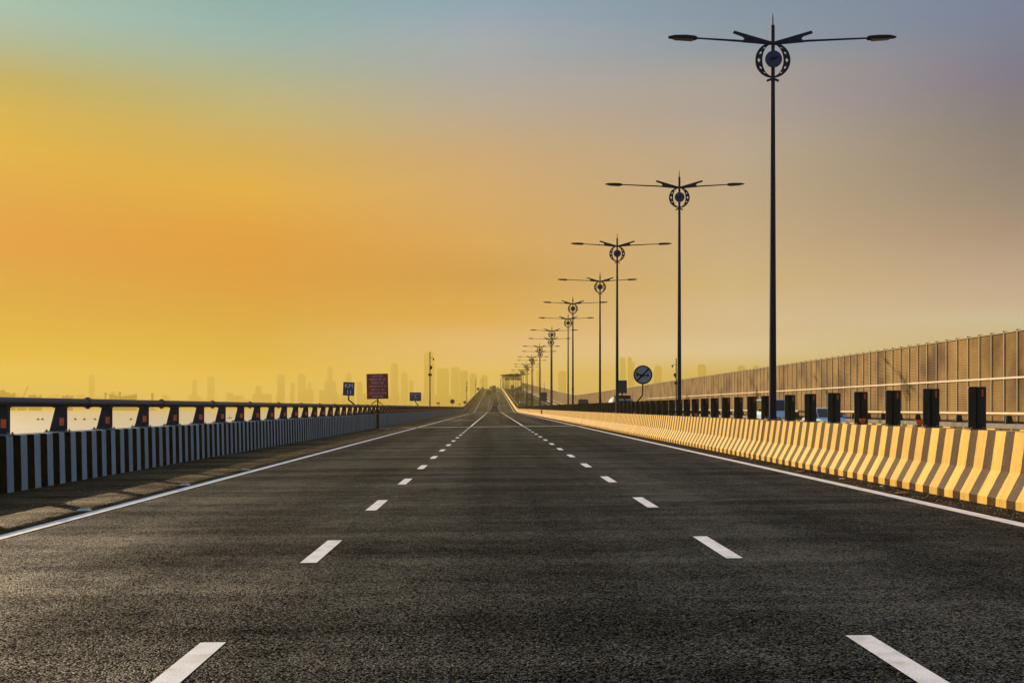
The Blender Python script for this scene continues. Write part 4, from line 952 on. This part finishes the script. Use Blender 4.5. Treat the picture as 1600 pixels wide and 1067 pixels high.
for i, (x0, x1, yt, st) in enumerate(towers):
    d = DT + (i * 37 % 7) * 60; xa = (x0 - VX) * d / F; xb = (x1 - VX) * d / F; zt = H + (VY - yt) * d / F; w = xb - xa; hh = zt - ZW
    t = thing('tower_block', tower_label(i, x0, x1, yt, st), 'building', ((xa + xb) / 2, d, ZW), 0, 'hazy towers of the far skyline')
    b = MB(); hw = w / 2; body_top = hh * (.90 if st in ('spire', 'step') else .965)
    b.box(-hw, hw, -hw, hw, -2, body_top)
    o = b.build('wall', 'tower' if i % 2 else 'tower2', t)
    wi = MB(); nfl = int(body_top / 14)
    for k in range(1, nfl): wi.box(-hw * .86, hw * .86, -hw - .5, -hw - .02, k * 14, k * 14 + 6)
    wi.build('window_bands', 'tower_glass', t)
    r = MB()
    if st == 'spire': r.box(-hw * .6, hw * .6, -hw * .6, hw * .6, body_top + .01, hh * .95); r.tube([(0, 0, hh * .95), (0, 0, hh)], [hw * .12, hw * .03], 6)
    elif st == 'step': r.box(-hw, hw * .2, -hw, hw, body_top + .01, hh)
    elif st == 'round': r.loft([[(hw * k * c, hw * k * s, z) for c, s in ((-1, -1), (1, -1), (1, 1), (-1, 1))] for z, k in ((body_top + .01, .99), (hh * .985, .75), (hh, .45))])
    else: r.box(-hw * .7, hw * .7, -hw * .7, hw * .7, body_top + .01, hh)
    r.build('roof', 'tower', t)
sk = MB(); rs = random.Random(5)
for i in range(210):
    px = rs.uniform(-60, 1500); d = rs.uniform(5900, 6500)
    yt = 636.5 - (rs.uniform(4, 22) + (14 * math.exp(-((px - 460) / 90) ** 2)) * rs.random() + 12 * rs.random() * math.exp(-((px - 650) / 120) ** 2))
    w = rs.uniform(3, 12) * d / F; xa = (px - VX) * d / F; zt = H + (VY - yt) * d / F
    sk.box(xa - w / 2, xa + w / 2, d, d + 40, ZW - 1, zt)
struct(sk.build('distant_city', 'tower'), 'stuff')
mb = MB(); vs = []; fs = []; nn = 80
for i in range(nn + 1):
    x = -5200 + 10400 * i / nn; zt = ZW + 6 + 9 * (math.sin(i * .7) * .5 + .5) + rs.uniform(0, 5)
    vs += [(x, 5760, ZW - 1), (x, 5800, zt), (x, 7000, zt), (x, 7060, ZW - 1)]
for i in range(nn):
    for j in range(3): fs.append((4 * i + j, 4 * i + 4 + j, 4 * i + 5 + j, 4 * i + 1 + j))
mb.add(vs, fs); struct(mb.build('far_shore', 'hill'))

# ------------------------------------------------------------------ haze
HZ = 0.00038
hz = MB().box(-9600, 9600, -900, 9500, ZW - 1, 298).build('haze', 'concrete'); hz['kind'] = 'stuff'
hm = bpy.data.materials.new('haze'); hm.use_nodes = True; hn = hm.node_tree.nodes; hn.clear()
pv = hn.new('ShaderNodeVolumePrincipled'); ou = hn.new('ShaderNodeOutputMaterial'); hm.node_tree.links.new(pv.outputs[0], ou.inputs['Volume'])
pv.inputs['Color'].default_value = (1.0, .775, .15, 1); pv.inputs['Density'].default_value = HZ; pv.inputs['Anisotropy'].default_value = .22
hz.data.materials.clear(); hz.data.materials.append(hm)
